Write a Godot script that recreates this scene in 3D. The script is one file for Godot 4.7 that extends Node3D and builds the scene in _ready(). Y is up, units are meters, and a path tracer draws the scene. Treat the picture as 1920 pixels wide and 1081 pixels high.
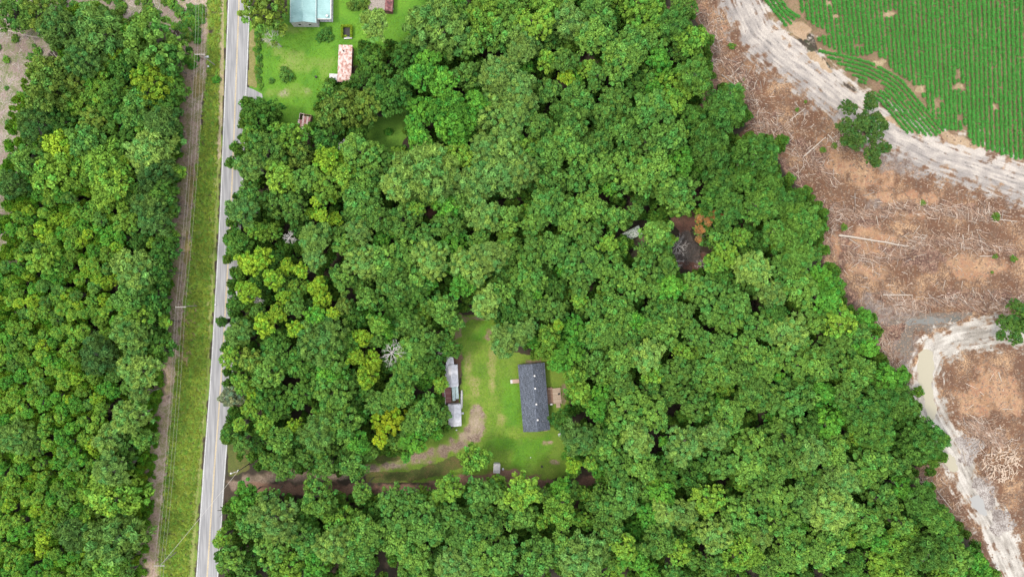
extends Node3D
# A nadir view from 190 m: px() turns a point of the site plan (plan units of 1/5.8 m on the ground) into metres.
const ALT := 190.0
const PPM := 5.8
var rng := RandomNumberGenerator.new()
var used := {}
var M := {}

func px(x: float, y: float, h := 0.0) -> Vector3:
	var s := (ALT - h) / ALT / PPM
	return Vector3((x - 960.0) * s, h, (y - 540.5) * s)

func numbered(called: String) -> String:
	var n: int = used.get(called, 0)
	used[called] = n + 1
	return called if n == 0 else "%s_%03d" % [called, n]

func tag(o: Node, label: String, category: String, group := "") -> void:
	o.set_meta("label", label)
	o.set_meta("category", category)
	if group != "":
		o.set_meta("group", group)

func thing(called: String, at: Vector3, turn_deg: float, label: String, category: String, group := "") -> Node3D:
	var o := Node3D.new()
	o.name = numbered(called)
	add_child(o)
	o.position = at
	o.rotation.y = deg_to_rad(turn_deg)
	tag(o, label, category, group)
	return o

func part(parent: Node, called: String, mesh: Mesh, mat: Material) -> MeshInstance3D:
	var o := MeshInstance3D.new()
	o.name = numbered(called) if parent == self else called
	o.mesh = mesh
	o.material_override = mat
	parent.add_child(o, true)
	return o

func box(parent: Node, called: String, size: Vector3, at: Vector3, mat: Material, rot := Vector3.ZERO) -> MeshInstance3D:
	var b := BoxMesh.new()
	b.size = size
	var o := part(parent, called, b, mat)
	o.position = at
	o.rotation_degrees = rot
	return o

func lf(r: float, g: float, b: float) -> Color:   # linear base colour -> sRGB albedo
	return Color(r, g, b).linear_to_srgb()

func sr(r: float, g: float, b: float) -> Color:
	return Color(r * 0.68, g * 0.68, b * 0.68).linear_to_srgb()

func mat(c: Color, rough := 0.85, metal := 0.0) -> StandardMaterial3D:
	var m := StandardMaterial3D.new()
	m.albedo_color = c
	m.roughness = rough
	m.metallic = metal
	return m

func ramp(cols: Array, offs: Array) -> Gradient:
	var g := Gradient.new()
	g.offsets = PackedFloat32Array(offs)
	var pc := PackedColorArray()
	for c in cols:
		pc.append(c)
	g.colors = pc
	return g

func noise_mat(cols: Array, offs: Array, freq: float, scale: Vector3, rough := 0.85, bump := 0.0, sd := 1, size := 512) -> StandardMaterial3D:
	var n := FastNoiseLite.new()
	n.seed = sd
	n.frequency = freq
	n.fractal_octaves = 5
	n.fractal_gain = 0.6
	var t := NoiseTexture2D.new()
	t.width = size
	t.height = size
	t.seamless = true
	t.noise = n
	t.color_ramp = ramp(cols, offs)
	var m := StandardMaterial3D.new()
	m.albedo_texture = t
	m.roughness = rough
	m.uv1_triplanar = true
	m.uv1_scale = scale
	if bump > 0.0:
		var h := NoiseTexture2D.new()
		h.width = 256
		h.height = 256
		h.seamless = true
		h.noise = n
		m.heightmap_enabled = true
		m.heightmap_texture = h
		m.heightmap_scale = bump
	return m

# ---------- mesh collectors ----------
class Soup:
	var v := PackedVector3Array()
	var c := PackedColorArray()
	var idx := PackedInt32Array()
	func quad(a: Vector3, b: Vector3, d: Vector3, e: Vector3, col := Color.WHITE) -> void:
		var k := v.size()
		v.append(a); v.append(b); v.append(d); v.append(e)
		c.append(col); c.append(col); c.append(col); c.append(col)
		idx.append(k); idx.append(k + 1); idx.append(k + 2)
		idx.append(k); idx.append(k + 2); idx.append(k + 3)
	func tri(a: Vector3, b: Vector3, d: Vector3, col := Color.WHITE) -> void:
		var k := v.size()
		v.append(a); v.append(b); v.append(d)
		c.append(col); c.append(col); c.append(col)
		idx.append(k); idx.append(k + 1); idx.append(k + 2)
	func tube(a: Vector3, b: Vector3, ra: float, rb: float, sides := 6, col := Color.WHITE, caps := true) -> void:
		var d := (b - a).normalized()
		var u := d.cross(Vector3.UP if absf(d.y) < 0.9 else Vector3.RIGHT).normalized()
		var w := d.cross(u)
		for i in sides:
			var t0 := TAU * i / sides
			var t1 := TAU * (i + 1) / sides
			var e0 := u * cos(t0) + w * sin(t0)
			var e1 := u * cos(t1) + w * sin(t1)
			quad(a + e0 * ra, a + e1 * ra, b + e1 * rb, b + e0 * rb, col)
			if caps:
				tri(a, a + e1 * ra, a + e0 * ra, col)
				tri(b, b + e0 * rb, b + e1 * rb, col)
	func boxy(ctr: Vector3, x: Vector3, y: Vector3, z: Vector3, col := Color.WHITE) -> void:   # half axes
		var p := []
		for s in [[-1, -1, -1], [1, -1, -1], [1, 1, -1], [-1, 1, -1], [-1, -1, 1], [1, -1, 1], [1, 1, 1], [-1, 1, 1]]:
			p.append(ctr + x * s[0] + y * s[1] + z * s[2])
		for f in [[0, 1, 2, 3], [5, 4, 7, 6], [4, 0, 3, 7], [1, 5, 6, 2], [3, 2, 6, 7], [4, 5, 1, 0]]:
			quad(p[f[0]], p[f[1]], p[f[2]], p[f[3]], col)
	func mesh() -> ArrayMesh:
		var a := []
		a.resize(Mesh.ARRAY_MAX)
		a[Mesh.ARRAY_VERTEX] = v
		a[Mesh.ARRAY_COLOR] = c
		a[Mesh.ARRAY_INDEX] = idx
		var m := ArrayMesh.new()
		m.add_surface_from_arrays(Mesh.PRIMITIVE_TRIANGLES, a)
		return m

func leaf_mat(c: Color, back := 0.42) -> StandardMaterial3D:
	var m := mat(c, 0.6)
	m.vertex_color_use_as_albedo = true
	m.metallic_specular = 0.15
	m.backlight_enabled = true
	m.backlight = Color(back, back, back * 0.5)
	return m

func vmat(rough := 0.9) -> StandardMaterial3D:
	var m := mat(Color.WHITE, rough)
	m.vertex_color_use_as_albedo = true
	return m

func rdir() -> Vector3:
	var z := rng.randf_range(-1, 1)
	var t := rng.randf() * TAU
	var s := sqrt(1 - z * z)
	return Vector3(s * cos(t), z, s * sin(t))

# A crown of radius 1: clumps spread over an uneven dome, each clump many leaf-sized faces.
func crown_mesh(lobes: int, lobe_r: float, per: int, leaf: float, flat: float, ragged: float, sd: int, tuft := false) -> ArrayMesh:
	rng.seed = sd
	var s := Soup.new()
	var ph := [rng.randf() * TAU, rng.randf() * TAU, rng.randf() * TAU]
	var pts: Array[Vector3] = []
	for i in lobes:
		var best := Vector3.ZERO
		var bd := -1.0
		for k in 7:
			var t := rng.randf() * TAU
			var rho := sqrt(rng.randf()) * (1.0 if rng.randf() > 0.12 else 1.12)
			var out := 1.0 + ragged * (0.5 * sin(2 * t + ph[0]) + 0.45 * sin(3 * t + ph[1]) + 0.4 * sin(5 * t + ph[2]))
			var rr := rho * (1.0 - lobe_r * 0.7) * out
			var p := Vector3(cos(t) * rr, 0, sin(t) * rr)
			var dd := 9.0
			for q in pts:
				dd = minf(dd, Vector2(p.x - q.x, p.z - q.z).length_squared())
			p.y = flat * (sqrt(maxf(0.0, 1.0 - rho * rho * 0.92)) - 0.25) + rng.randf_range(-0.22, 0.14)
			if dd > bd:
				bd = dd
				best = p
		pts.append(best)
	for p in pts:
		var lr := lobe_r * rng.randf_range(0.72, 1.28)
		var tone := rng.randf_range(0.64, 1.0)
		var warm := rng.randf_range(-0.06, 0.08) if rng.randf() < 0.7 else rng.randf_range(-0.28, -0.1)
		var sq := Vector3(rng.randf_range(0.75, 1.3), rng.randf_range(0.7, 1.1), rng.randf_range(0.75, 1.3))
		for k in per:
			var d := rdir()
			if d.y < -0.2:
				d.y = -d.y
			var q := p + d * sq * lr * rng.randf_range(0.62, 1.06)
			var n := (d * (0.75 if not tuft else 0.5) + Vector3(0, 0.35, 0) + rdir() * 0.75).normalized()
			var u := n.cross(rdir()).normalized()
			var w := n.cross(u)
			var sz := leaf * rng.randf_range(0.6, 1.25)
			var long := sz * (0.85 if not tuft else 1.25)
			var wide := sz * (0.6 if not tuft else 0.36)
			var b := tone * (rng.randf_range(0.5, 0.85) if rng.randf() < 0.8 else rng.randf_range(0.9, 1.0))
			var hue := warm + rng.randf_range(-0.05, 0.05)
			var col := Color(clampf(b * (0.94 + hue * 1.2), 0, 1), b * 0.98, clampf(b * (0.94 - maxf(hue, -0.1) * 1.5), 0, 1))
			s.quad(q - u * long, q + w * wide - u * long * 0.1, q + u * long, q - w * wide + u * long * 0.1, col)
	# inner leaves so that the crown is dense in depth
	for k in int(lobes * per * 0.10):
		var d2 := rdir()
		var q2 := d2 * Vector3(0.86, 0.22, 0.86) * sqrt(rng.randf()) + Vector3(0, -0.22, 0)
		var u2 := rdir()
		var w2 := u2.cross(rdir()).normalized()
		var b2 := rng.randf_range(0.6, 0.95)
		s.quad(q2 - u2 * leaf * 1.3, q2 + w2 * leaf, q2 + u2 * leaf * 1.3, q2 - w2 * leaf, Color(b2, b2, b2))
	return s.mesh()

# A trunk of height 1 that ends in limbs reaching out into the crown.
func trunk_mesh(sd: int) -> ArrayMesh:
	rng.seed = sd
	var s := Soup.new()
	s.tube(Vector3(0, 0, 0), Vector3(0.01, 0.35, 0), 1.0, 0.75, 7)
	s.tube(Vector3(0.01, 0.35, 0), Vector3(-0.02, 0.72, 0.02), 0.75, 0.5, 7)
	s.tube(Vector3(-0.02, 0.72, 0.02), Vector3(0.05, 0.95, 0), 0.5, 0.15, 6)
	for i in 7:
		var t := TAU * i / 7.0 + rng.randf()
		var y := rng.randf_range(0.6, 0.8)
		s.tube(Vector3(0, y, 0), Vector3(cos(t) * rng.randf_range(6, 11), y + rng.randf_range(0.08, 0.2), sin(t) * rng.randf_range(6, 11)), 0.35, 0.1, 5)
	return s.mesh()

func limb(s: Soup, a: Vector3, d: Vector3, l: float, r: float, depth: int, col: Color) -> void:
	var b := a + d * l
	s.tube(a, b, r, r * 0.6, 5, col, false)
	if depth <= 0:
		return
	for i in 3:
		var nd := (d + rdir() * 0.75 + Vector3(0, 0.06, 0)).normalized()
		limb(s, a + d * l * rng.randf_range(0.45, 1.0), nd, l * rng.randf_range(0.5, 0.75), r * 0.55, depth - 1, col)

func bare_tree_mesh(sd: int, h: float, spread: float) -> ArrayMesh:   # limbs only, from height h
	rng.seed = sd
	var s := Soup.new()
	var col := Color(0.95, 0.95, 0.95)
	for i in 9:
		var t := TAU * i / 9.0 + rng.randf() * 0.5
		var d := Vector3(cos(t), rng.randf_range(0.1, 0.9), sin(t)).normalized()
		limb(s, Vector3(0, h - rng.randf_range(0, 0.25) * spread, 0), d, spread * rng.randf_range(0.45, 0.65), 0.1, 4, col)
	return s.mesh()

# ---------- ground map ----------
const GW := 2048
const GH := 1152
const GM := 440.0
var gpp := GM / GW * PPM          # plan units per map pixel
var gd := PackedByteArray()
var nF := PackedByteArray()
var nM := PackedByteArray()
var nL := PackedByteArray()

func nbytes(freq: float, sd: int, oct: int) -> PackedByteArray:
	var n := FastNoiseLite.new()
	n.seed = sd
	n.noise_type = FastNoiseLite.TYPE_SIMPLEX
	n.frequency = freq
	n.fractal_octaves = oct
	n.fractal_gain = 0.55
	var im := n.get_seamless_image(512, 512)
	im.convert(Image.FORMAT_L8)
	return im.get_data()

func gx(x: float) -> float:
	return (x - 960.0) / gpp + GW / 2.0
func gy(y: float) -> float:
	return (y - 540.5) / gpp + GH / 2.0

func raster(polys: Array, blur: int) -> PackedByteArray:
	var im := Image.create(GW / 2, GH / 2, false, Image.FORMAT_L8)
	for poly in polys:
		var n: int = poly.size()
		for iy in GH / 2:
			var y := iy * 2.0 + 1.0
			var xs := []
			for i in n:
				var a: Array = poly[i]
				var b: Array = poly[(i + 1) % n]
				var ay := gy(a[1])
				var by := gy(b[1])
				if (ay > y) != (by > y):
					xs.append(gx(a[0]) + (gx(b[0]) - gx(a[0])) * (y - ay) / (by - ay))
			xs.sort()
			for k in range(0, xs.size() - 1, 2):
				var x0 := int(clampf(xs[k] / 2.0, 0, GW / 2))
				var x1 := int(clampf(xs[k + 1] / 2.0, 0, GW / 2))
				if x1 > x0:
					im.fill_rect(Rect2i(x0, iy, x1 - x0, 1), Color.WHITE)
	if blur > 1:
		im.resize(GW / 2 / blur, GH / 2 / blur, Image.INTERPOLATE_BILINEAR)
	im.resize(GW, GH, Image.INTERPOLATE_CUBIC if blur > 1 else Image.INTERPOLATE_BILINEAR)
	return im.get_data()

# one kind of soil or turf inside the outlines: colours a..b by patch, c speckled in where the fine grain is high
func paint(polys: Array, a: Array, b: Array, c: Array, blur := 3, edge := 0.8, speck := 168, off := 0, cover := 0.0, soft := 46.0, gain := 1.0) -> void:
	var m := raster(polys, blur)
	var x0 := GW
	var x1 := 0
	var y0 := GH
	var y1 := 0
	for poly in polys:
		for p in poly:
			x0 = mini(x0, int(gx(p[0])) - 24)
			x1 = maxi(x1, int(gx(p[0])) + 24)
			y0 = mini(y0, int(gy(p[1])) - 24)
			y1 = maxi(y1, int(gy(p[1])) + 24)
	x0 = clampi(x0, 0, GW)
	x1 = clampi(x1, 0, GW)
	y0 = clampi(y0, 0, GH)
	y1 = clampi(y1, 0, GH)
	var ar := float(a[0]); var ag := float(a[1]); var ab := float(a[2])
	var dr: float = b[0] - a[0]; var dg: float = b[1] - a[1]; var db: float = b[2] - a[2]
	var cr := float(c[0]); var cg := float(c[1]); var cb := float(c[2])
	for y in range(y0, y1):
		var row := y * GW
		var j0 := ((y + off) & 511) << 9
		var j1 := ((y * 3 + off) & 511) << 9
		var j2 := ((y + off * 3) & 511) << 9
		for x in range(x0, x1):
			var mv := m[row + x]
			if mv < 12:
				continue
			var med := nM[j0 + ((x + off) & 511)]
			var k := (mv - 100.0 + (med - 128.0) * edge - cover) / soft
			if k <= 0.0:
				continue
			if k > 1.0:
				k = 1.0
			var lar := nL[j2 + ((x + off) & 511)]
			var fin := nF[j1 + ((x * 3 + off) & 511)]
			var t := (lar * 0.9 + med * 0.7 + fin * 0.35 - 130.0) / 240.0
			t = clampf(0.5 + (t - 0.5) * gain, 0.0, 1.0)
			var r := ar + dr * t
			var g := ag + dg * t
			var bb := ab + db * t
			var sp := med * 0.45 + fin * 0.55 - speck * 0.86
			if sp > 0.0:
				sp = minf(sp / 18.0, 0.85)
				r += (cr - r) * sp
				g += (cg - g) * sp
				bb += (cb - bb) * sp
			var gr := 0.82 + fin / 255.0 * 0.36
			var o := (row + x) * 3
			gd[o] = clampi(int(gd[o] + (r * gr - gd[o]) * k), 0, 255)
			gd[o + 1] = clampi(int(gd[o + 1] + (g * gr - gd[o + 1]) * k), 0, 255)
			gd[o + 2] = clampi(int(gd[o + 2] + (bb * gr - gd[o + 2]) * k), 0, 255)

# sand, mud and ruts drawn out along a track
func paint_track(line: Array, half: float, mud: Array, sand: Array, dark: Array, lean: float, off: int) -> void:
	var pts := PackedVector2Array()
	var cum := PackedFloat32Array()
	var total := 0.0
	var lo := Vector2(1e9, 1e9)
	var hi := -lo
	for i in line.size():
		var p := Vector2(gx(line[i][0]), gy(line[i][1]))
		if i > 0:
			total += p.distance_to(pts[i - 1])
		pts.append(p)
		cum.append(total)
		lo = lo.min(p)
		hi = hi.max(p)
	var hw := half / gpp
	lo -= Vector2(hw, hw) * 1.6
	hi += Vector2(hw, hw) * 1.6
	for y in range(maxi(0, int(lo.y)), mini(GH, int(hi.y))):
		for x in range(maxi(0, int(lo.x)), mini(GW, int(hi.x))):
			var q := Vector2(x, y)
			var best := 1e9
			var u := 0.0
			var side := 0.0
			for i in pts.size() - 1:
				var a := pts[i]
				var ab := pts[i + 1] - a
				var t := clampf((q - a).dot(ab) / ab.length_squared(), 0, 1)
				var e := q - a - ab * t
				var dd := e.length_squared()
				if dd < best:
					best = dd
					u = cum[i] + t * ab.length()
					side = signf(ab.x * e.y - ab.y * e.x)
			var d := sqrt(best) * side
			if absf(d) > hw * 1.5:
				continue
			var iu := int(u * 0.3) + off
			var streak := nM[((int(d * 3.0 + 4000) & 511) << 9) + (iu & 511)]
			var wide := nM[((int(d * 1.3 + 4100) & 511) << 9) + ((int(u * 0.6) + off * 2) & 511)]
			var med := nM[((y & 511) << 9) + ((x + off) & 511)]
			var fin := nF[(((y * 3) & 511) << 9) + ((x * 3) & 511)]
			var lar := nL[((y * 2 & 511) << 9) + ((x * 2 + off) & 511)]
			var k := (1.0 - absf(d) / hw) * 2.2 + (med - 128.0) / 90.0 + (streak - 128.0) / 150.0 + 0.1
			if k <= 0.0:
				continue
			k = minf(k, 1.0)
			# light sand where the streak noise is high, mud between
			var s := (streak * 0.55 + wide * 0.45 + lar * 0.35 - 172.0) / 130.0 + 0.55 + d / hw * lean
			s = clampf(s, 0, 1)
			var r: float = mud[0] + (sand[0] - mud[0]) * s
			var g: float = mud[1] + (sand[1] - mud[1]) * s
			var b: float = mud[2] + (sand[2] - mud[2]) * s
			var dk := (streak * 0.8 + fin * 0.3 + med * 0.3)
			if dk < 122.0:
				var f := minf((122.0 - dk) / 40.0, 0.65)
				r += (dark[0] - r) * f
				g += (dark[1] - g) * f
				b += (dark[2] - b) * f
			var gr := 0.88 + fin / 255.0 * 0.24
			var o := (y * GW + x) * 3
			gd[o] = clampi(int(gd[o] + (r * gr - gd[o]) * k), 0, 255)
			gd[o + 1] = clampi(int(gd[o + 1] + (g * gr - gd[o + 1]) * k), 0, 255)
			gd[o + 2] = clampi(int(gd[o + 2] + (b * gr - gd[o + 2]) * k), 0, 255)

func blob(cx: float, cy: float, rx: float, ry: float, rot := 0.0) -> Array:
	var out := []
	for i in 14:
		var t := TAU * i / 14.0
		var w := 1.0 + 0.22 * sin(t * 3 + cx) + 0.15 * sin(t * 5 + cy)
		var p := Vector2(cos(t) * rx * w, sin(t) * ry * w).rotated(deg_to_rad(rot))
		out.append([cx + p.x, cy + p.y])
	return out

# ---------- site data (plan units) ----------
var WOODS := [[450, 195], [490, 195], [520, 215], [555, 225], [600, 200], [610, 150], [660, 85], [700, 85], [760, 95], [785, 60], [775, -20], [1290, -20], [1300, 30], [1325, 70], [1330, 150], [1400, 180], [1410, 230], [1380, 260], [1465, 265], [1460, 330], [1500, 350], [1540, 400], [1535, 480], [1580, 530], [1580, 570], [1635, 600], [1640, 680], [1715, 720], [1715, 780], [1770, 830], [1760, 870], [1720, 880], [1730, 930], [1780, 960], [1820, 1030], [1870, 1081], [1880, 1100], [395, 1100], [400, 1000], [430, 930], [450, 920], [510, 920], [690, 925], [920, 905], [970, 900], [1050, 910], [1130, 912], [1130, 890], [1062, 880], [1065, 700], [1030, 675], [960, 655], [930, 598], [850, 580], [842, 660], [830, 680], [825, 760], [845, 805], [760, 840], [690, 860], [690, 885], [500, 875], [450, 850], [430, 830], [415, 700], [405, 600], [425, 500], [420, 450], [425, 380], [440, 300], [450, 240]]
var STAND := [[-20, 350], [15, 330], [45, 300], [55, 200], [80, 140], [130, 110], [90, 50], [130, 30], [210, 25], [320, 90], [340, 160], [335, 330], [318, 480], [305, 640], [290, 720], [275, 900], [255, 1095], [-20, 1095]]
var CLEARED := [[1240, -60], [1300, 30], [1325, 70], [1330, 150], [1400, 180], [1410, 230], [1340, 300], [1465, 300], [1500, 350], [1540, 400], [1535, 480], [1580, 530], [1635, 600], [1640, 680], [1715, 720], [1770, 830], [1715, 880], [1730, 930], [1780, 960], [1870, 1081], [1960, 1260], [2240, 1260], [2240, 300], [1920, 300], [1790, 250], [1640, 190], [1560, 150], [1500, 80], [1430, 20], [1410, -60]]
var FIELD := [[1500, -30], [1502, 22], [1520, 45], [1540, 54], [1553, 66], [1524, 68], [1540, 82], [1573, 100], [1613, 108], [1643, 97], [1653, 113], [1667, 127], [1693, 147], [1713, 160], [1733, 187], [1740, 207], [1757, 230], [1773, 245], [1803, 245], [1808, 233], [1815, 260], [1827, 272], [1873, 287], [1920, 302], [1990, 330], [1990, -30]]
var WINDROWS := [[[1318, 20], [1343, 90], [1385, 150], [1425, 215], [1470, 260], [1520, 305], [1572, 345]], [[1560, 392], [1620, 402], [1700, 388], [1790, 400], [1872, 405]], [[1585, 480], [1660, 486], [1722, 455], [1800, 455], [1905, 472]], [[1650, 555], [1720, 572], [1790, 562], [1850, 577], [1918, 560]], [[1640, 610], [1662, 660], [1672, 700]], [[1725, 900], [1755, 950], [1800, 1010]], [[1815, 790], [1850, 815], [1880, 830]]]
var BARE := [[1667, 27, 12.0, 6.0], [1566, 30, 4.5, 4.5], [1553, 6, 4.5, 6.0], [1650, 117, 10.5, 6.0], [1727, 165, 7.5, 6.8], [1803, 163, 10.5, 8.2], [1797, 140, 3.0, 9.0], [1865, 202, 5.2, 5.2], [1637, 163, 15.0, 10.5], [1760, 190, 3.8, 9.0], [1610, 85, 6.0, 2.2], [1800, 220, 7.5, 3.8]]
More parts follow.
